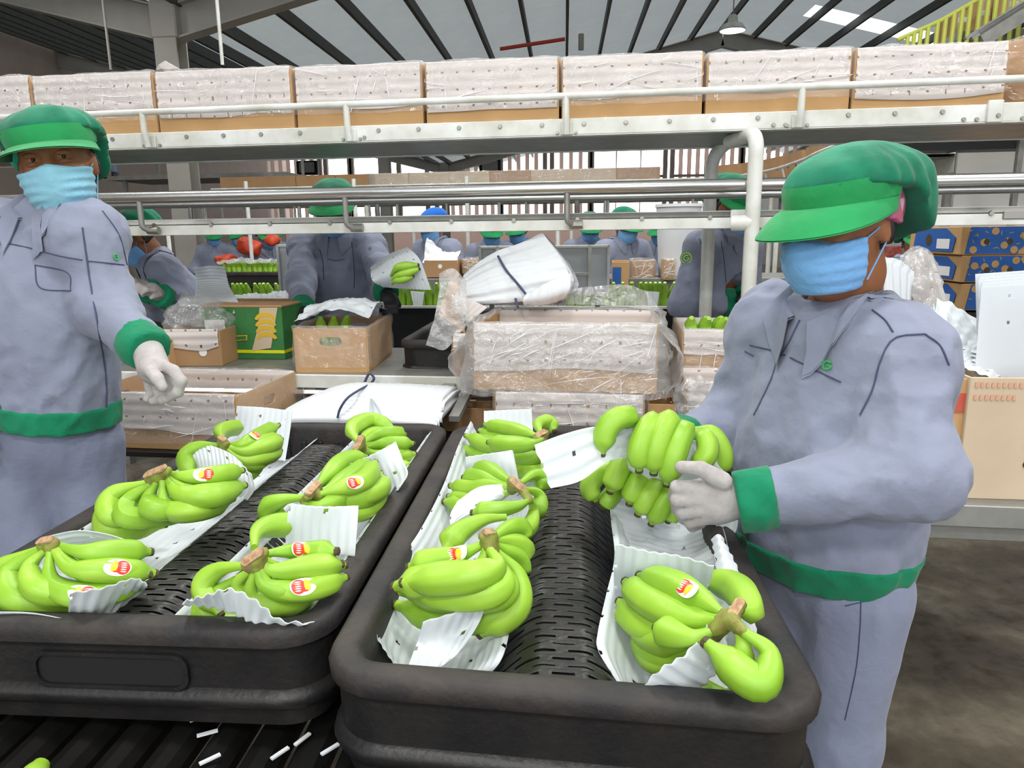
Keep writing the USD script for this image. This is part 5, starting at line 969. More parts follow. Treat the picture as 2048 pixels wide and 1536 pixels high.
# ---- packing table behind the trays
tb = thing('packing_table', 'grey steel packing table behind the banana trays', 'table', CV(-.3, 2.9, 0), RZC)
def tbox(n, s0, s1, d0, d1, z0, z1, m='grey_steel', b=.003): return part(tb, n, cbox(s0, s1, d0, d1, z0, z1, b), M[m])
zt_ = SD(750, 752, 2.66)[1]
tbox('table_top', -2.3, 1.15, 2.66, 3.36, zt_ - .02, zt_); tbox('table_extension', -.78, .26, 3.36, 4.06, zt_ - .02, zt_); tbox('front_beam', -2.3, 1.15, 2.645, 2.66, zt_ - .05, zt_ + .004, 'white_paint'); tbox('front_tube', -2.3, 1.15, 2.60, 2.63, zt_ - .075, zt_ - .05, 'chrome', .012)
zs = .765; tbox('lower_shelf', -2.3, 1.15, 2.17, 2.66, zs - .02, zs, 'dark_steel')
for s_ in (-2.2, -.62, 1.0):
    for d_ in (2.62, 3.3): tbox('leg', s_ - .025, s_ + .025, d_ - .025, d_ + .025, 0, zt_ - .02)
for s_ in (-.74, .2): tbox('leg', s_, s_ + .05, 3.95, 4.0, 0, zt_ - .02)
part(tb, 'strut', bar(PD(908, 838, 2.3), PD(945, 766, 2.6), .035, .02), M['grey_steel'], False)
# big open wrapped carton
s0, s1, z0, z1 = face(946, 652, 1322, 785, 2.40)
t = carton('wrapped_carton', 'large open carton in wrinkled clear film behind the centre tray, dark inside', CV((s0 + s1) / 2, 2.65, z0), RZC - .03, s1 - s0, .48, z1 - z0, liner=(.66, .3), seed=3, film=False)
w, h = s1 - s0, z1 - z0
part(t, 'plastic_bag', film_shell(w + .01, .49, h, -.01, h + .012, 5, off=.010, amp=.03, flare=.14), M['film_thick'], True, local=True)
part(t, 'bag_creases', cat([creases(w, .52, .0, h * .98, 6, 34, (.38, .2)), creases(w * .6, .53, h * .35, h * .95, 9, 12, (.42, .1))]), M['glint'], True, local=True, kind='stuff', label='bright creases of the clear film')
bagC = [[(-w / 2 - .03, .22, h), (-w / 4, .25, h + .02), (w / 4, .25, h + .02), (w / 2 + .02, .22, h)], [(-w / 2 + .02, .24, h + .04), (-w / 4, .27, h + .06), (w / 4, .28, h + .075), (w / 2 - .02, .24, h + .06)], [(-w / 2 + .06, .25, h + .05), (-w / 4, .28, h + .07), (w / 4, .29, h + .1), (w / 2 - .04, .26, h + .08)]]
part(t, 'bag_rim', sheet(bagC, rib=0, holes=0, crumple=.012, step=.012, thick=.001), M['film'], True, local=True)
for sx in (-1, 1):
    bc = [[(sx * (w / 2 - .02), y, h + .015) for y in (-.22, 0, .2)], [(sx * (w / 2 + .045), y, h * .75) for y in (-.25, 0, .2)], [(sx * (w / 2 + .085), y, h * .42) for y in (-.26, 0, .18)], [(sx * (w / 2 + .03), y, -.02) for y in (-.25, 0, .18)]]
    part(t, 'bag_side', sheet(bc, rib=0, holes=0, crumple=.02, step=.012, thick=.001, seed=sx + 3), M['film_thick'], True, local=True)
# lower wrapped carton
s0, s1, z0, z1 = face(990, 788, 1292, 905, 2.36); carton('wrapped_carton', 'low film-wrapped carton with a foam front, directly under the large open one', CV((s0 + s1) / 2, 2.52, zs), RZC - .02, s1 - s0, .32, z1 - zs, liner=(.9, .5), seed=8, film=True)
s0, s1, z0, z1 = face(1296, 808, 1352, 860, 2.40); carton('small_carton', 'small plain brown carton end beside the low wrapped carton', CV((s0 + s1) / 2, 2.5, zs), RZC, s1 - s0, .2, z1 - zs, liner=None, film=False, seed=81, mat='carton')
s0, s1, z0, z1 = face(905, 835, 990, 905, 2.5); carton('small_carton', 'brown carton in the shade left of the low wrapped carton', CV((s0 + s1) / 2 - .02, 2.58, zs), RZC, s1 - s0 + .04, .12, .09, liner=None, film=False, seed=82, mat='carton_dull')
# open lined carton next to the man
s0, s1, z0, z1 = face(150, 786, 476, 905, 2.20); z0 = zs
carton('wrapped_carton', 'open foam-lined carton in clear film below the hand of the man at left', CV((s0 + s1) / 2, 2.42, z0), RZC - .02, s1 - s0, .44, z1 - z0, liner=(.66, .4), seed=13, film=True, hole=True)
# foam sheet stack with a strap
fs = thing('foam_stack', 'thick stack of white foam sheets tied with a dark cord behind the left tray', 'foam sheets', PD(730, 835, 2.3))
zz = zs + .02
for k in range(7):
    L0, R0 = SD(566 + 4 * k, 800, 2.32)[0], SD(890 + 3 * (k % 3), 800, 2.32)[0]; z_ = SD(730, 838 - k * 9.5, 2.2 + .03 * k)[1]
    C = []
    for j, d_ in enumerate((2.20 + .012 * k, 2.21 + .012 * k, 2.3, 2.42, 2.53 - .004 * k)):
        dz = (-.022, -.004, .0, .0, -.01)[j]; C.append([CV(L0 - .02, d_, z_ + dz - .03 - .004 * k), CV(L0 + .06 + .01 * k, d_, z_ + dz + .0), CV((L0 + R0) / 2, d_, z_ + dz + .006), CV(R0 - .04, d_, z_ + dz), CV(R0, d_, z_ + dz - .008)])
    part(fs, 'foam_sheet', sheet(C, rib=.0012, pitch=.03, axis=0, holes=0, step=.009, thick=.012, seed=k), M['foam'], True)
part(fs, 'cord', tube(spline(A([PD(675, 836, 2.185), PD(680, 818, 2.19), PD(694, 797, 2.20), PD(715, 782, 2.26), PD(735, 771, 2.42)]), 16), .004, 6), M['seam'])
part(tb, 'cord_hook', tube(spline(A([PD(728, 768, 2.58), PD(738, 748, 2.58), PD(748, 756, 2.58), PD(742, 768, 2.58)]), 14), .005, 6), M['seam'])
# carton being packed by the middle worker
s0, s1, z0, z1 = face(553, 656, 686, 748, 2.72)
t = carton('wrapped_carton', 'brown carton with a handle hole, being filled by the worker in the middle', CV((s0 + s1) / 2 + .06, 2.95, zt_), RZC - PI / 2 + .10, .46, s1 - s0 + .02, z1 - zt_, liner=None, film=True, seed=15, hole=True)
part(t, 'foam_liner', sheet([[(-.2, -.14, .2), (0, -.15, .24), (.2, -.15, .2)], [(-.2, 0, .24), (0, 0, .27), (.2, 0, .25)], [(-.2, .14, .2), (0, .15, .26), (.2, .15, .21)]], holes=.004, crumple=.02, step=.008), M['pad'], True, local=True)
def small_hand(parent, loc, yaw, n=5, L=.15, tilt=.9, seed=0, local=False):
    """banana hand of a background tray: fingers standing up from a crown."""
    g = rnd(seed); ms = []
    for k in range(n):
        a = (k - (n - 1) / 2) * .30; o = A(loc) + A([math.cos(yaw), math.sin(yaw), 0]) * (k - (n - 1) / 2) * .036; dr = A([math.cos(yaw) * math.sin(a), math.sin(yaw) * math.sin(a), 0]); bk = A([-math.sin(yaw), math.cos(yaw), 0])
        P = spline([o, o + dr * .03 + bk * .02 + A([0, 0, L * .35]), o + dr * .05 + bk * .02 + A([0, 0, L * .7]), o + dr * .06 - bk * .01 + A([0, 0, L])], 9)
        ms.append(tube(P, [.010, .018, .023, .025, .025, .024, .021, .015, .009], 8))
    return ms
def banana_group(label, loc, yaw, n, seed, L=.16, group=None):
    t = thing('banana_hand', label, 'bananas', loc, 0, group)
    for m in small_hand(t, loc, yaw, n, L, seed=seed): part(t, 'banana', m, M['banana'] if seed % 2 else M['banana2'], 40)
    part(t, 'crown', box(.036 * n, .025, .016, A(loc) + [0, 0, -.006], yaw, .006), M['crown']); return t
banana_group('few green bananas in the carton of the middle worker, under foam', CV(SD(668, 650, 2.85)[0], 2.85, z1 - .09), .4, 3, 5, .12)
# green printed carton with a yellow strap
M['print_green'] = plain('print_green', (58, 128, 66), .7, var=.25, vscale=5, c2=(44, 104, 52)); M['print_yellow'] = plain('print_yellow', (216, 178, 46), .6); M['strap_yellow'] = plain('strap_yellow', (226, 226, 20), .4); M['print_blue'] = plain('print_blue', (40, 96, 176), .7, var=.15); M['print_red'] = plain('print_red', (198, 72, 58), .7, var=.3, vscale=9, c2=(180, 96, 76)); M['label_white'] = plain('label_white', (236, 236, 234), .6)
s0, s1, z0, z1 = face(398, 612, 560, 718, 2.98)
t = thing('printed_carton', 'green printed carton with banana drawing, white label and yellow strap', 'carton', CV((s0 + s1) / 2, 3.15, zt_), RZC)
w, h = s1 - s0, z1 - zt_
gp = lambda n, me, m, **kw: part(t, n, me, M[m] if isinstance(m, str) else m, False, local=True, **kw)
gp('body', box(w, .32, h, (0, 0, 0), 0, .003), 'print_green'); gp('top_rim', box(w + .004, .324, .012, (0, 0, h - .008), 0, .003), 'carton_dull')
def onf(poly, o=.0): return orient(prism(poly, .002 + o), (0, -.162, 0), (1, 0, 0), (0, 0, 1))
gp('white_label', onf(Polygon([(-w * .46, h * .52), (-w * .21, h * .52), (-w * .21, h * .74), (-w * .46, h * .74)])), 'label_white', label='white paper label')
gp('print_frame', onf(Polygon([(-w * .2, h * .34), (w * .05, h * .36), (w * .06, h * .46), (-w * .18, h * .44)])), 'print_yellow')
gp('print_frame', onf(Polygon([(-w * .185, h * .36), (w * .04, h * .375), (w * .045, h * .445), (-w * .17, h * .425)]), .001), 'print_green')
gp('brown_panel', onf(Polygon([(w * .10, h * .16), (w * .34, h * .22), (w * .46, h * .97), (w * .24, h * .97), (w * .2, h * .6)])), 'carton_pale', label='brown unprinted panel with a banana drawing')
for k in range(4):
    c = (w * (.30), h * (.72 - .12 * k)); arc = [(c[0] + math.cos(a) * .05, c[1] + math.sin(a) * .038) for a in np.linspace(.3, 2.9, 12)] + [(c[0] + math.cos(a) * .038, c[1] + math.sin(a) * .020) for a in np.linspace(2.9, .3, 12)]
    gp('banana_drawing', onf(Polygon(arc).buffer(.001), .001), 'print_yellow')
for x in (-.4, -.1): gp('staple_mark', onf(Polygon([(w * x, h * .86), (w * x + .012, h * .86), (w * x + .008, h * .93)]), .001), 'carton_pale')
gp('strap', cat([box(w * 1.004, .326, .014, (0, 0, h * .12))]), 'strap_yellow', label='yellow plastic strap')
# bagged carton left of it
s0, s1, z0, z1 = face(300, 672, 420, 726, 2.78)
t = carton('wrapped_carton', 'brown carton with a round hand hole under a puffed clear bag beside the green carton', CV((s0 + s1) / 2, 2.98, zt_), RZC + .12, s1 - s0, .36, z1 - zt_ + .02, liner=(.5, 0), film=False, seed=18, mat='carton_dull')
part(t, 'hand_hole', tube([(.06, -.182, .06), (.06, -.1835, .06)], .017, 14), M['label_white'], local=True)
bf = lambda p: ell(p, (-.02, 0, .17), (.15, .17, .10)) + (meshkit.fbm(p * 22, 3, 3) - .5) * .10
part(t, 'puffed_bag', nets(bf, (-.26, -.26, .02), (.24, .26, .34), .013), M['film_thick'], True, local=True)
s0, s1, z0, z1 = face(245, 725, 285, 760, 2.6); carton('printed_carton', 'red-printed carton mostly hidden behind the man at left', CV((s0 + s1) / 2 - .02, 2.85, zt_), RZC, .16, .22, .12, liner=None, film=False, seed=83, mat='carton'); part(Node(numbered and '/World/printed_carton_001', CV((s0 + s1) / 2 - .02, 2.85, zt_), RZC), 'red_print', box(.15, .002, .09, (0, -.112, .015)), M['print_red'], False, local=True)
# foam sheets standing and spilling on the table behind
def pd(px, py, d): return PD(px, py, d)
def F(label, rows, axis=0, seed=0, **k): return foam(label, [[PD(*x) for x in r] for r in rows], axis=axis, seed=seed, **k)
F('white foam sheet folded upright on the table beside the bending worker', [[(388, 536, 3.3), (420, 532, 3.35), (450, 533, 3.3)], [(392, 570, 3.25), (425, 568, 3.3), (458, 570, 3.25)], [(384, 612, 3.1), (430, 614, 3.1), (478, 606, 3.1)]], 1, 41, holes=0)
F('white foam sheet lying in a fold on the table near the bending worker', [[(352, 598, 3.25), (368, 582, 3.3), (392, 606, 3.3)], [(360, 612, 3.05), (400, 613, 3.05), (440, 613, 3.05)]], 0, 42)
F('white foam sheets spread over the table left of the middle worker', [[(452, 590, 3.5), (520, 588, 3.55), (590, 580, 3.6)], [(470, 600, 3.3), (520, 603, 3.3), (585, 604, 3.3)], [(460, 611, 3.15), (520, 612, 3.15), (580, 612, 3.15)]], 0, 43, crumple=.02)
# bundle of foam sheets leaning above the large carton
fb = thing('foam_bundle', 'large bundle of folded white foam sheets with a black strap, above the open carton', 'foam sheets', PD(1030, 600, 2.98))
for k in range(8):
    q = lambda x, y, d, m=1.0: PD(x + 3.2 * k * m, y + 3.0 * k * m - (2 if k % 2 else 0), d + .035 * k)
    C = [[q(928, 553, 2.98, .2), q(965, 522, 2.98, .3), q(1005, 500, 2.97, .5), q(1045, 486, 2.96, .8), q(1086, 466 + 4 * (k % 2), 2.95)], [q(918, 574, 2.93, .2), q(958, 556, 2.92, .3), q(1000, 540, 2.91, .5), q(1060, 526, 2.90, .8), q(1118, 512, 2.90)], [q(914, 592, 2.89, .2), q(960, 585, 2.87, .3), q(1004, 574, 2.86, .5), q(1066, 562, 2.85, .8), q(1138 - 3 * (k % 3), 552, 2.86)], [q(938, 609, 2.87, 0), q(975, 608, 2.85, 0), q(1010, 606, 2.84, 0), q(1070, 600, 2.83, 0), q(1130, 586, 2.84, .3)]]
    part(fb, 'foam_sheet', sheet(C, rib=.0042, pitch=.045, axis=1, holes=0, step=.009, thick=.004, seed=k, crumple=.006), M['foam'], True)
part(fb, 'folded_sheet', sheet([[PD(1054, 588, 2.80), PD(1095, 565, 2.80), PD(1142, 548, 2.82)], [PD(1046, 600, 2.79), PD(1092, 592, 2.78), PD(1140, 578, 2.80)], [PD(1048, 610, 2.80), PD(1090, 610, 2.80), PD(1128, 598, 2.82)]], rib=.002, pitch=.035, axis=0, holes=0, step=.009, thick=.006), M['foam'], True)
part(fb, 'strap', tube(spline(A([PD(996, 512, 2.93), PD(1012, 540, 2.89), PD(1034, 566, 2.845), PD(1053, 590, 2.80)]), 12), .005, 6), M['seam']); part(fb, 'strap', tube(spline(A([PD(1031, 597, 2.81), PD(1033, 606, 2.80), PD(1036, 615, 2.79)]), 6), .005, 6), M['seam'])
# flap of carton and film left of the large carton
t = thing('carton_flap', 'tilted brown carton flap with foam and film left of the large open carton', 'carton', PD(905, 670, 2.78))
part(t, 'flap', cat([sheet([[PD(898, 570, 2.85), PD(915, 545, 2.95)], [PD(876, 628, 2.75), PD(930, 668, 2.75)]], rib=0, holes=0, thick=.006)]), M['carton'], False)
part(t, 'foam_sheet', sheet([[PD(912, 585, 2.74), PD(975, 615, 2.74)], [PD(902, 614, 2.73), PD(938, 645, 2.73)]], holes=.005, step=.006), M['pad_pink'], True)
part(t, 'film', sheet([[PD(880, 548, 2.72), PD(905, 536, 2.78), PD(930, 560, 2.72)], [PD(872, 620, 2.70), PD(900, 610, 2.70), PD(935, 640, 2.70)], [PD(852, 690, 2.70), PD(888, 700, 2.70), PD(915, 672, 2.70)]], rib=0, holes=0, crumple=.02, step=.01, thick=.001), M['film_thick'], True)
s0, s1, z0, z1 = face(901, 672, 962, 757, 2.68); carton('wrapped_carton', 'film-wrapped brown carton standing between the empty tray and the large open carton', CV((s0 + s1) / 2 + .06, 2.85, zt_), RZC, s1 - s0 + .12, .3, z1 - zt_, liner=(.3, 0), film=True, seed=19, mat='carton_dull')
# cartons right of the large one
s0, s1, z0, z1 = face(1366, 664, 1520, 758, 2.68)
carton('wrapped_carton', 'film-wrapped carton full of foam and bananas left of the woman', CV((s0 + s1) / 2, 2.9, zt_), RZC, s1 - s0, .4, z1 - zt_, liner=(.5, .4), film=True, seed=21)
for k, (px, lab) in enumerate(((1410, 'small green banana cluster at the left in the carton left of the woman'), (1440, 'green bananas in the middle of the carton left of the woman'), (1468, 'green bananas at the right in the carton left of the woman, close to her shoulder'))): banana_group(lab, CV(SD(px, 668, 2.8)[0], 2.8, z1 - .045), .3 * k, 3, 7 + k, .085)
F('crumpled white foam rising between the bananas of the carton left of the woman', [[(1368, 652, 2.85), (1400, 640, 2.9), (1425, 645, 2.85), (1450, 645, 2.85), (1490, 650, 2.85)], [(1366, 668, 2.76), (1400, 664, 2.76), (1425, 668, 2.76), (1450, 664, 2.76), (1490, 668, 2.76)]], 0, 44, holes=0, crumple=.02)
s0, s1, z0, z1 = face(1372, 768, 1560, 905, 2.38)
t = carton('wrapped_carton', 'film-bagged carton with a pale foam front, low down between the held bananas and the table', CV((s0 + s1) / 2, 2.52, zs), RZC, s1 - s0, .26, z1 - zs, liner=(.4, .3), film=True, seed=22)
bf2 = lambda p: ell(p, (-(s1 - s0) / 2 + .02, -.14, z1 - zs - .07), (.06, .05, .10)) + (meshkit.fbm(p * 30, 3, 5) - .5) * .08
part(t, 'bag_end', nets(bf2, (-.36, -.32, -.05), (.1, .1, .4), .011), M['film_thick'], True, local=True)
# empty black tray on the table, and trays of the next station
TAx, TBx = (TA.loc, TB.loc)
z_e = SD(850, 682, 2.82)[1]; dup(TB, CV(SD(780, 682, 2.82)[0] + .33, 3.45, z_e - .185), RZC + .04, label='empty black tray standing on the table left of the large open carton')
z_f = SD(820, 612, 4.15)[1]
for k, (px, lab) in enumerate(((818, 'black tray of upright bananas behind the middle worker'), (1215, 'black tray of upright bananas seen through film above the large open carton'), (1500, 'black tray of upright bananas behind the worker with a round sleeve badge'), (470, 'black tray with bananas and foam at the next station, left of the middle worker'))):
    s_ = SD(px, 610, 4.15)[0]; dup(TA, CV(s_, 4.5, z_f - .185), RZC + PI / 2, label=lab, group='trays of the next packing station')
nt = thing('next_station_table', 'dark roller line of the next packing station, behind the middle worker', 'conveyor', CV(-.2, 4.5, 0), RZC)
part(nt, 'bed', cbox(-3.4, 1.75, 4.1, 4.95, z_f - .23, z_f - .19), M['dark_steel'], False); part(nt, 'white_lip', cbox(-3.4, 1.75, 4.07, 4.10, z_f - .005, z_f + .008), M['white_paint'], False); part(nt, 'side_panel', cbox(-3.4, 1.75, 4.09, 4.10, z_f - .30, z_f - .005), plain('recess_shade2', (16, 16, 17), .6), False)
for s_ in (-3.2, -1.0, 1.6): part(nt, 'leg', cbox(s_ - .03, s_ + .03, 4.2, 4.26, 0, z_f - .23), M['grey_steel'], False)
part(nt, 'foot_rail', cbox(-3.4, 1.75, 4.15, 4.2, .72, .76), M['white_paint'], False)
k = 0
for px, n, lab in ((775, 4, 'beside the jacket hem of the middle worker'), (812, 4, 'left of a white foam flap behind the middle worker'), (858, 5, 'right of a white foam flap, close to the carton flap'), (1165, 4, 'seen through film right of the foam bundle'), (1235, 4, 'seen through film above the right end of the open carton'), (1290, 4, 'just right of the film, beside a white foam flap'), (1328, 5, 'beside the elbow of the worker with a sleeve badge'), (505, 4, 'standing up from foam left of the middle worker'), (540, 3, 'leaning by the sleeve of the middle worker'), (470, 3, 'near the upright foam sheet at left')):
    k += 1; banana_group('upright green bananas ' + lab, CV(SD(px, 610, 4.22)[0], 4.22, z_f - .06), .12 * (k % 3 - 1), n, 200 + k, .19, group='bananas at the next packing station')
for px, lab in ((833, 'white foam flap between upright bananas behind the middle worker'), (1303, 'white foam flap between upright bananas near the badge worker')):
    F(lab, [[(px - 12, 582, 4.2), (px + 16, 584, 4.2)], [(px - 6, 612, 4.18), (px + 12, 612, 4.18)]], 0, px, holes=.005)
# white metal panels of the next station
for px0, py0, px1, py1, d_, lab in ((957, 492, 1220, 590, 3.75, 'white framed metal panel behind the foam bundle'), (552, 489, 660, 596, 3.75, 'white framed metal panel behind the middle worker')):
    s0, s1, z0, z1 = face(px0, py0, px1, py1, d_); t = thing('metal_panel', lab, 'panel', CV((s0 + s1) / 2, d_, z0), RZC)
    part(t, 'sheet', cbox(s0, s1, d_ + .012, d_ + .02, z0, z1), M['foam'], False)
    for a_, b_, c_, e_ in ((s0, s1, z1 - .014, z1), (s0, s0 + .014, z0, z1), (s1 - .014, s1, z0, z1), (s0 + .09, s0 + .11, z0, z1), (s1 - .11, s1 - .09, z0, z1), (s0 + .2, s1 - .1, z0 + .1, z0 + .115)): part(t, 'frame_bar', cbox(a_, b_, d_ - .006, d_ + .012, c_, e_, .002), M['white_paint'], False)
    for a_ in (s0 + .06, s1 - .06): part(t, 'support', cbox(a_ - .012, a_ + .012, d_ + .02, d_ + .044, zt_ if px0 > 900 else 0, z0 + .02), M['grey_steel'], False)
# ---- right side: table with cartons and foam
zq = SD(1900, 1003, 1.98)[1]
tr = thing('side_table', 'grey steel table at the right edge carrying cartons and foam', 'table', CV(1.6, 2.4, 0), RZC)
for n, a in (('table_top', (.74, 3.0, 1.97, 2.9, zq - .02, zq)), ('front_beam', (.74, 3.0, 1.95, 1.97, zq - .06, zq + .002)), ('front_beam', (.74, 3.0, 1.985, 2.0, zq - .11, zq - .065))): part(tr, n, cbox(*a, .003), M['grey_steel'])
for s_ in (.8, 2.8): part(tr, 'leg', cbox(s_, s_ + .05, 2.8, 2.85, 0, zq - .1), M['grey_steel'])
s0, s1, z0, z1 = face(1944, 757, 2200, 1000, 1.99); w, h = s1 - s0, z1 - zq
t = carton('open_carton', 'tall pale carton with faint red print at the right edge, foam sheets standing in it', CV((s0 + s1) / 2, 2.24, zq), RZC + .02, w, .46, h, mat='carton_pale', liner=None, film=False, seed=24)
gq = lambda n, poly, m, side=0, **kw: part(t, n, orient(prism(poly, .0015), (0, -.2312, 0) if side == 0 else (-w / 2 - .0012, 0, 0), (1, 0, 0) if side == 0 else (0, -1, 0), (0, 0, 1)), M[m] if isinstance(m, str) else m, False, local=True, **kw)
for k in range(3):
    p_ = tube([(-w / 2 + .165, -.232, h * (.30 + .14 * k)), (-w / 2 + .165, -.2335, h * (.30 + .14 * k))], .011, 12); part(t, 'vent_hole', p_, plain('hole_dark', (30, 26, 22), .9) if k == 0 else LK + 'hole_dark', local=True)
M['faint_red'] = plain('faint_red', (206, 158, 132), .8)
g_ = rnd(77)
for r_ in range(2):
    for k in range(12 - 4 * r_): x = -w / 2 + .012 + k * .0135; gq('print_stroke', Polygon([(x, h * (.92 - .1 * r_)), (x + .008, h * (.92 - .1 * r_)), (x + .006 + g_.random() * .004, h * (.965 - .1 * r_)), (x + .001, h * (.96 - .1 * r_))]), 'faint_red')
s0, s1, z0, z1 = face(1880, 757, 1946, 1000, 2.02)
t = carton('printed_carton', 'brown carton with red printed blocks between the woman and the pale carton', CV(s1 - .13, 2.24, zq), RZC + .02, .24, .44, z1 - zq, liner=None, film=False, seed=25, mat='carton'); w, h = .24, z1 - zq
gq2 = lambda n, x0, x1, z0_, z1_, m: part(t, n, box((x1 - x0) * w, .002, (z1_ - z0_) * h, (((x0 + x1) / 2 - .5) * w, -.2215, z0_ * h)), M[m], False, local=True)
gq2('red_block', .80, .99, .72, .88, 'print_red'); gq2('red_block', .5, .72, .5, .75, 'print_red'); gq2('dark_line', .5, .78, .77, .79, 'print_blue'); gq2('dark_line', .45, .7, .47, .485, 'print_blue'); gq2('white_spot', .68, .78, .86, .93, 'label_white'); gq2('yellow_tape', .7, .995, .10, .125, 'strap_yellow')
for k in range(5):
    F(f'{["front", "second", "third", "fourth", "rearmost"][k]} white foam sheet standing in the pale carton at the right edge', [[(1962 - 3 * k + 5 * (k % 2), 572 - 6 * k, 2.14 + .035 * k), (2120, 560 - 6 * k, 2.14 + .035 * k)], [(1948 + 2 * k, 760, 2.12 + .035 * k), (2120, 762, 2.12 + .035 * k)]], 0, 50 + k, holes=.004 if k == 0 else 0, step=.009, group='foam sheets standing in the pale carton')
for k in range(6):
    F(f'{["lowest", "second lowest", "third", "fourth", "fifth", "topmost"][k]} white foam sheet of the heap sliding down behind the woman', [[(1842 + 6 * k, 640 - 8 * k, 2.3 + .02 * k), (1905 + 4 * k, 668 - 10 * k, 2.25 + .02 * k), (1975 + 6 * k, 716 - 8 * k, 2.2 + .02 * k), (2012 - 4 * k, 745 - 10 * k, 2.15 + .02 * k)], [(1850 + 4 * k, 690 - 8 * k, 2.12 + .015 * k), (1895, 722 - 8 * k, 2.10 + .015 * k), (1945, 745 - 8 * k, 2.10 + .015 * k), (1985, 760 - 8 * k, 2.08 + .015 * k)]], 0, 60 + k, holes=0, rib=.003, pitch=.035, crumple=.012, step=.008, group='foam sheets heaped behind the woman')
s0, s1, z0, z1 = face(1826, 668, 1925, 760, 2.62); carton('carton', 'plain brown carton hidden behind the heap of foam at right', CV((s0 + s1) / 2, 2.76, zq), RZC, s1 - s0, .26, z1 - zq - .02, liner=None, film=False, seed=91)
t = thing('wrapped_carton', 'film-wrapped foam-lined carton standing tilted behind the shoulder of the woman', 'carton', A([*CV((s0 + s1) / 2, 2.76, 0)[:2], z1 - .018]))
part(t, 'foam_liner', sheet([[PD(1815, 512, 2.75), PD(1835, 500, 2.8), PD(1856, 515, 2.85)], [PD(1822, 560, 2.7), PD(1850, 560, 2.75), PD(1876, 575, 2.8)], [PD(1845, 640, 2.65), PD(1870, 650, 2.7), PD(1900, 660, 2.75)]], holes=.005, rib=.003, pitch=.04, thick=.03, step=.008), M['pad_pink'], True)
part(t, 'plastic_bag', sheet([[PD(1800, 512, 2.7), PD(1832, 492, 2.74), PD(1868, 510, 2.8)], [PD(1815, 570, 2.64), PD(1850, 562, 2.68), PD(1886, 575, 2.74)], [PD(1840, 645, 2.6), PD(1868, 655, 2.64), PD(1908, 660, 2.7)]], holes=0, rib=0, crumple=.02, thick=.001, step=.01), M['film_thick'], True)
for k in range(3): F(f'torn-edged white foam sheet behind the neck of the woman, {["front one", "middle one", "rear one"][k]}', [[(1764 + 2 * k, 522 - 4 * k, 2.6 + .03 * k), (1790 + 4 * k, 528 - 4 * k, 2.6 + .03 * k), (1822 + 3 * k, 552 - 4 * k, 2.6 + .03 * k)], [(1768, 600, 2.55 + .03 * k), (1795, 620, 2.55 + .03 * k), (1815, 650, 2.55 + .03 * k)]], 0, 70 + k, holes=0, rib=.003, pitch=.03, group='foam sheets behind the woman')
# stack of blue printed cartons
def crescent(c, s, a): return Polygon([(c[0] + s * math.cos(a + t), c[1] + s * math.sin(a + t)) for t in np.linspace(0, 2.6, 10)] + [(c[0] + s * .3 * math.cos(a + 1.3) + s * .72 * math.cos(a + t), c[1] + s * .3 * math.sin(a + 1.3) + s * .72 * math.sin(a + t)) for t in np.linspace(2.5, .1, 10)]).buffer(0)
for k, (py0, py1, lab) in enumerate(((566, 620, 'lowest'), (510, 564, 'middle'), (452, 509, 'topmost'))):
    s0, s1, z0, z1 = face(1908, py0, 2180, py1, 3.9); w, h = s1 - s0, z1 - z0; t = thing('printed_carton', f'{lab} carton of the blue printed stack at right, with yellow banana motifs', 'carton', CV((s0 + s1) / 2, 4.15, z0), RZC + .10, group='blue printed cartons at right')
    P_ = lambda n, me, m, **kw: part(t, n, me, M[m], False, local=True, **kw)
    P_('body', box(w, .5, h * .985, (0, 0, 0), 0, .004), 'carton')
    edge_ = [(w * (-.02 + .03 * math.sin(j * 1.3 + k * 2)), h * j / 8) for j in range(9)]
    fr_ = lambda poly, o=0: orient(prism(poly, .002), (0, -.2522 - o, 0), (1, 0, 0), (0, 0, 1))
    P_('blue_print', fr_(Polygon([(-w * .46, h * .04), *[(x, y * .92 + h * .04) for x, y in edge_], (-w * .43, h * .96)])), 'print_blue')
    g_ = rnd(300 + k)
    for j in range(9): P_('yellow_motif', fr_(crescent((-w * (.42 - .045 * j), h * (.2 + .6 * g_.random())), .022 + .008 * g_.random(), g_.random() * 6), .001), 'print_yellow')
    for j in range(5): P_('brown_motif', fr_(Point(-w * (.40 - .08 * j), h * (.15 + .7 * g_.random())).buffer(.018, 3), .001), 'carton')
    for j in range(2): P_('vent_hole', fr_(Point(-w * (.3 - .18 * j), h * .45).buffer(.014, 8), .0015), 'banana_tip')
    en = lambda poly, o=0: orient(prism(poly, .002), (-w / 2 - .0022 - o, 0, 0), (0, -1, 0), (0, 0, 1))
    P_('blue_end_print', en(Polygon([(-.2, h * .1), (.19, h * .1), (.21, h * .6), (.12, h * .92), (-.18, h * .9)])), 'print_blue'); P_('white_label', en(Polygon([(.04, h * .2), (.16, h * .2), (.16, h * .55), (.04, h * .55)]), .001), 'label_white'); P_('hand_hole', en(Point(-.04, h * .5).buffer(.03, 8), .001), 'banana_tip')
pz = SD(2000, 622, 3.9)[1]; pal = thing('pallet_stand', 'dark stand under the blue printed cartons', 'stand', CV(1.0, 4.1, 0)); s0 = SD(1908, 600, 3.9)[0]
part(pal, 'top', cbox(s0, s0 + .95, 3.86, 4.42, pz - .04, pz - .003), M['dark_steel'], False)
for a_ in (s0 + .05, s0 + .85): part(pal, 'leg', cbox(a_, a_ + .05, 4.1, 4.16, 0, pz - .04), M['dark_steel'], False)
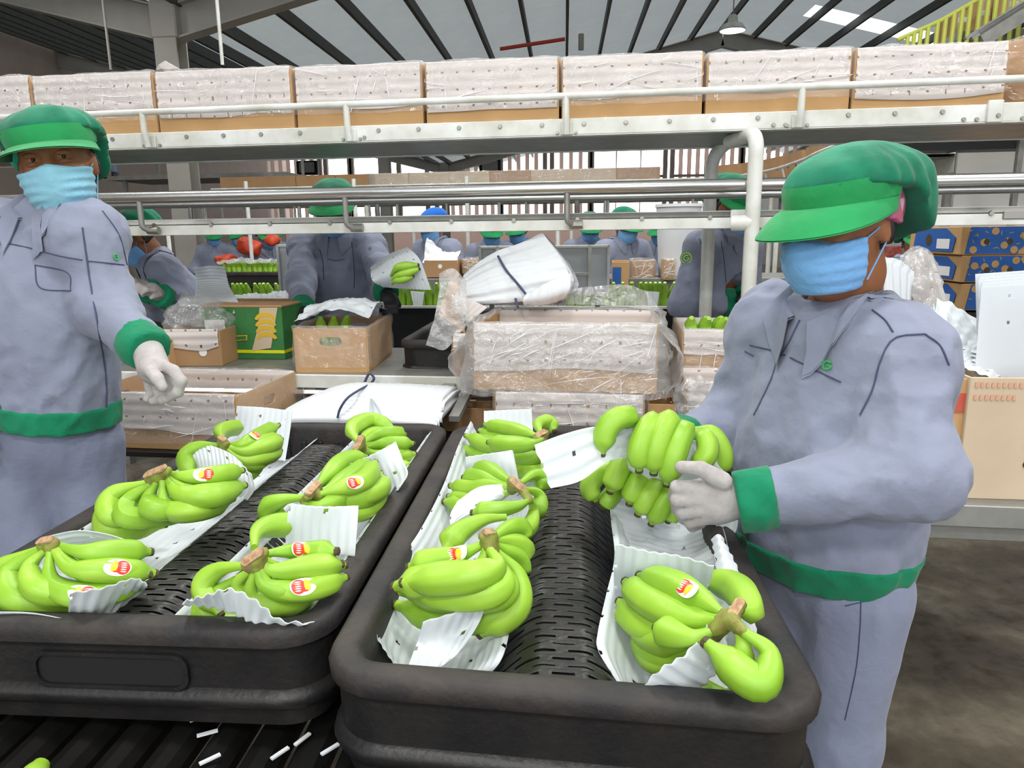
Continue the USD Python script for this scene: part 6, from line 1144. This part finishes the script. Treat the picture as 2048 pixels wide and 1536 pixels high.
# middle-distance cartons
for px0, py0, px1, py1, d_, mat, lab, fl in ((848, 521, 912, 555, 5.2, 'carton_dull', 'brown carton topped with crumpled foam in the middle distance', 1), (924, 520, 962, 548, 5.3, 'carton_dull', 'small carton with film in the middle distance left of the white panel', 0), (1224, 524, 1258, 576, 4.9, 'carton', 'brown carton with a blue print right of the white panel', 2), (1262, 522, 1310, 572, 5.2, 'carton_dull', 'brown carton between two white posts in the middle distance', 0), (1328, 520, 1350, 560, 5.0, 'carton', 'carton with an orange mark left of the badge worker', 0)):
    s0, s1, z0, z1 = face(px0, py0, px1, py1, d_); t = carton('carton', lab, CV((s0 + s1) / 2, d_ + .15, z0), RZC, s1 - s0, .3, z1 - z0, mat=mat, liner=None, film=(fl == 0), seed=px0, open_=True)
    if fl == 1: part(t, 'foam_sheet', sheet([[(-.14, -.1, .1), (-.13, 0, .28), (-.1, .1, .2)], [(0, -.14, .1), (0, 0, .17), (0, .1, .15)], [(.12, -.12, .1), (.12, 0, .19), (.1, .1, .15)]], holes=0, crumple=.03, step=.01), M['foam'], True, local=True); part(t, 'hand_hole', tube([(0, -.1515, .08), (0, -.153, .08)], .016, 12), M['label_white'], local=True)
    if fl == 2: part(t, 'blue_print', box((s1 - s0) * .5, .002, (z1 - z0) * .7, (-(s1 - s0) * .2, -.152, (z1 - z0) * .1)), M['print_blue'], False, local=True)
ct = thing('far_work_table', 'grey work table in the middle distance carrying cartons', 'table', CV(0, 5.3, 0), RZC); zc_ = SD(880, 556, 5.2)[1]
part(ct, 'top', cbox(-1.9, 2.4, 5.05, 5.75, zc_ - .04, zc_ - .002), M['grey_steel'], False); part(ct, 'front_beam', cbox(-1.9, 2.4, 5.03, 5.05, zc_ - .12, zc_), M['grey_steel'], False)
for s_ in (-1.8, 0, 2.3): part(ct, 'leg', cbox(s_, s_ + .05, 5.2, 5.25, 0, zc_ - .04), M['grey_steel'], False)
solo('white_bucket', 'tall white plastic bin behind the badge worker', 'bin', lathe([(0, 0), (.13, 0), (.16, .5), (.165, .5), (.168, .48)], 24, CV(SD(1355, 500, 5.4)[0], 5.4, zc_)), M['foam'], 40)
# far station at left: black trays with wrapped bananas and red bags
z_g = SD(500, 545, 6.0)[1]; dup(TA, CV(SD(500, 545, 6.0)[0], 6.4, z_g - .185), RZC + PI / 2, label='black tray of film-wrapped bananas at the far station on the left')
ft = thing('far_tray_line', 'white-framed line under the far black tray on the left', 'conveyor', CV(-2.6, 6.2, 0), RZC)
part(ft, 'bed', cbox(-4.0, -1.55, 5.95, 6.8, z_g - .25, z_g - .19), M['grey_steel'], False)
for s_ in (-3.9, -2.8, -1.7): part(ft, 'leg', cbox(s_, s_ + .04, 6.0, 6.04, 0, z_g - .25), M['white_paint'], False); part(ft, 'upright', tube([CV(s_ + .3, 6.9, z_g - .2), CV(s_ + .3, 6.9, 2.0)], .02, 8), M['white_paint'])
for k, px in enumerate((462, 482, 503, 524, 545)): banana_group(f'film-wrapped bananas in the far black tray, {["first", "second", "third", "fourth", "last"][k]} from the left', CV(SD(px, 540, 6.1)[0], 6.1, z_g - .02), 0, 4, 310 + k, .1, group='bananas in the far black tray')
wf_ = sheet([[CV(SD(px, 525, 6.2)[0], d_, z_g + .09) for px in (448, 475, 500, 525, 552)] for d_ in (6.05, 6.25, 6.5)], rib=0, holes=0, crumple=.06, step=.02, thick=.001); solo('film_sheet', 'clear crinkled film over the bananas of the far black tray', 'film', wf_, M['film_thick'], True)
M['red_bag'] = plain('red_bag', (212, 74, 40), .5, var=.3)
for px, py, w_, lab in ((498, 494, .14, 'largest orange-red bag hanging over the far station at left'), (452, 520, .09, 'orange-red bag at the left end of the far station'), (540, 480, .09, 'orange-red bag beside a white post at the far station'), (745, 480, .09, 'small orange-red bag right of the middle worker')):
    c = PD(px, py, 7.0); solo('red_bag', lab, 'bag', nets(lambda p: ell(p, c, (w_, .08, w_ * .62)) + (meshkit.fbm(p * 9, 2, px) - .5) * .12, c - w_ * 1.9, c + w_ * 1.9, .025), M['red_bag'], True)
# wall-mounted fans
for px, py, lab in ((462, 352, 'dark fan box far behind, below the left windows'), (617, 350, 'dark fan box far behind, above the brown far cartons'), (981, 347, 'dark low box far behind at the centre of the far wall'), (312, 345, 'dark square fan far behind at left, beside the roof column')):
    p = PY(px, py, 38.0); t = thing('wall_fan', lab, 'fan', p); part(t, 'housing', box(1.1, .4, .7, p, 0, .05), M['dark_steel'], False); part(t, 'grille', box(.8, .06, .5, p + A([0, -.22, .1]), 0, .02), M['grey_steel'], False)
# ---- other workers
def worker(label, px, d, H, yaw, lean=.08, lh=None, rh=None, h=.013, seed=0, cap='green', side=0.0, headpitch=.35, glove='glove_black', base=None, group=None, hy=0.0, bulk=1.0, zo=0.0, mask='mask'):
    p = base if base is not None else A([*PD(px, 700, d)[:2], 0]); f = A([math.sin(yaw), -math.cos(yaw), 0]); l = A([math.cos(yaw), math.sin(yaw), 0]); s = H / 1.70; U = A([0, 0, 1.0])
    hip = p + U * .55 * H; sh = hip + U * .265 * H * math.cos(lean) + f * .265 * H * math.sin(lean) + l * side; J = dict(fwd=f, hip=hip, shL=sh + l * .165 * s, shR=sh - l * .165 * s)
    hd = sh + (U * math.cos(lean) + f * math.sin(lean)) * .115 * H + f * .02; y2 = yaw + hy; f2 = A([math.sin(y2), -math.cos(y2), 0]); J.update(head=hd, hf=unit(f2 * math.cos(headpitch) - U * math.sin(headpitch)), hu=unit(U * math.cos(headpitch) + f2 * math.sin(headpitch)))
    for q, sg, tg in (('L', 1, lh), ('R', -1, rh)):
        tg = A(tg, float) if tg is not None else sh + l * sg * .2 * s + f * .25 - U * .3
        J['el' + q], J['wr' + q] = ik(J['sh' + q], tg, .29 * s, .25 * s, -U * .7 + l * sg * .6 - f * .2)
        J['hip' + q] = hip + l * sg * .085 * s - U * .05; J['kn' + q] = p + l * sg * .09 * s + U * .28 * H + f * .02; J['an' + q] = p + l * sg * .09 * s + U * .09
    J['hem'] = hip - U * .05 - f * 0
    if zo:
        for k_ in J:
            if k_ not in ('fwd', 'hf', 'hu'): J[k_] = J[k_] + U * zo
    return person(label, J, h=h, s=s, seed=seed, cap=cap, glove=glove, group=group, bulk=bulk, mask=mask)
w2, i2 = worker('worker in the middle behind the packing table, wearing black gloves and holding bananas in foam', 692, 3.74, 1.74, .10, .12, PD(775, 590, 3.25), PD(606, 628, 3.2), h=.011, seed=21, headpitch=.3)
part(w2, 'chest_emblem', orient(prism(glyphG(.008), .002), trace(i2['jacket'], 741, 498, 2.0) - A([0, .003, 0]), (1, 0, 0), (0, 0, 1)), M['badge_green'], False)
F('white foam sheet cradling bananas on the left arm of the middle worker', [[(742, 535, 3.1), (775, 510, 3.05), (815, 494, 3.0)], [(745, 560, 3.0), (790, 540, 2.95), (840, 520, 2.95)], [(768, 574, 3.05), (815, 578, 2.98), (862, 580, 2.95)]], 0, 90, step=.007)
banana_t = thing('banana_hand', 'green bananas lying in the foam sheet on the arm of the middle worker', 'bananas', PD(808, 565, 2.95))
for k, (a, b_, c) in enumerate((((782, 552), (800, 534), (836, 530)), ((784, 560), (806, 548), (838, 538)), ((784, 568), (800, 560), (826, 552)))): banana([PD(*a, 2.93), PD(*((A(a) + b_) / 2 + [-2, -2]), 2.91), PD(*b_, 2.91), PD(*c, 2.92)], .021, banana_t, 400 + k, 12, 10)
for pl in ([(703, 478), (708, 530), (708, 576)], [(655, 518), (672, 521), (690, 518)], [(632, 478), (645, 520), (648, 560)]): seam(i2['jk'], i2['jacket'], pl, .0018)
w3, i3 = worker('worker with a round green sleeve badge, behind the lower conveyor left of the woman', 1420, 3.80, 1.72, .75, .12, PD(1492, 596, 3.66), PD(1466, 606, 3.64), h=.011, seed=23, headpitch=.45, glove='glove_black')
for pl in ([(1442, 482), (1448, 520), (1452, 566)], [(1398, 476), (1408, 500), (1412, 530)]): seam(i3['jk'], i3['jacket'], pl, .0018)
pb_ = trace(i3['jacket'], 1373, 516, 2.0); nb_ = grad(i3['jacket'], pb_); ex_ = unit(np.cross([0, 0, 1.0], nb_)); ey_ = np.cross(nb_, ex_)
bg = part(w3, 'sleeve_badge', orient(prism(Point(0, 0).buffer(.031, 24), .003), pb_ - nb_ * .001, ex_, ey_), M['badge_green'], False, label='round green sleeve badge with a G'); part(bg, 'badge_ring', orient(prism(Point(0, 0).buffer(.028, 24).difference(Point(0, 0).buffer(.021, 24)), .0042), pb_ - nb_ * .001, ex_, ey_), M['badge_pale'], False); part(bg, 'badge_letter', orient(prism(glyphG(.016), .0042), pb_ - nb_ * .001, ex_, ey_), M['badge_pale'], False)
w1, i1 = worker('worker bending over the table behind the man at left', 418, 3.7, 1.66, -.95, .46, PD(318, 590, 3.15), PD(292, 580, 3.3), h=.012, seed=25, headpitch=.7, glove='glove')
fw = [('worker far behind in a blue cap, left of the white panel', 888, 5.9, 1.66, -.6, 'cap_blue'), ('far worker standing right behind the foam bundle', 985, 6.75, 1.60, .2, 'green'), ('far worker just left of the blue-capped one', 735, 7.3, 1.6, .4, 'green'), ('far worker beside the top of the foam bundle', 1045, 7.0, 1.62, -.3, 'green'), ('far worker between the foam bundle and the first white post', 1175, 6.75, 1.63, .1, 'green'), ('far worker with a bare hand beside the white posts', 1235, 5.88, 1.64, .5, 'green'), ('far worker bending right of the white posts', 1322, 6.75, 1.60, -.5, 'green'), ('far worker whose green cap shows left of the middle worker', 570, 8.6, 1.60, 0, 'green'), ('far worker with a green cap above the far trays at left', 452, 8.8, 1.6, .3, 'green'), ('far worker with a green cap between the tube rails at left', 505, 9.0, 1.61, -.2, 'green'), ('far worker partly hidden behind the cap of the woman', 1790, 4.6, 1.50, .4, 'green'), ('far worker at the edge of the left station behind a post', 545, 7.3, 1.58, .8, 'green')]
for k, (lab, px, d_, H, yaw, cp) in enumerate(fw): worker(lab, px, d_, H, yaw, .1, h=.02, seed=30 + k, cap=cp, group='workers far behind')
pl_ = thing('raised_platform', 'raised grey platform far behind at left with a person on it', 'platform', CV(-7.4, 12.0, 0), RZC); part(pl_, 'deck', cbox(-8.6, -5.4, 11.7, 12.9, 2.43, 2.5), M['grey_steel'], False)
for s_ in (-8.4, -5.6): part(pl_, 'leg', cbox(s_, s_ + .06, 11.8, 11.86, 0, 2.43), M['grey_steel'], False); part(pl_, 'rail_post', cbox(s_, s_ + .04, 12.8, 12.84, 2.5, 3.3), M['grey_steel'], False)
worker('person far behind at left standing on the raised platform, only legs in view', 262, 12.2, 1.60, .5, .05, h=.022, seed=50, zo=2.5)
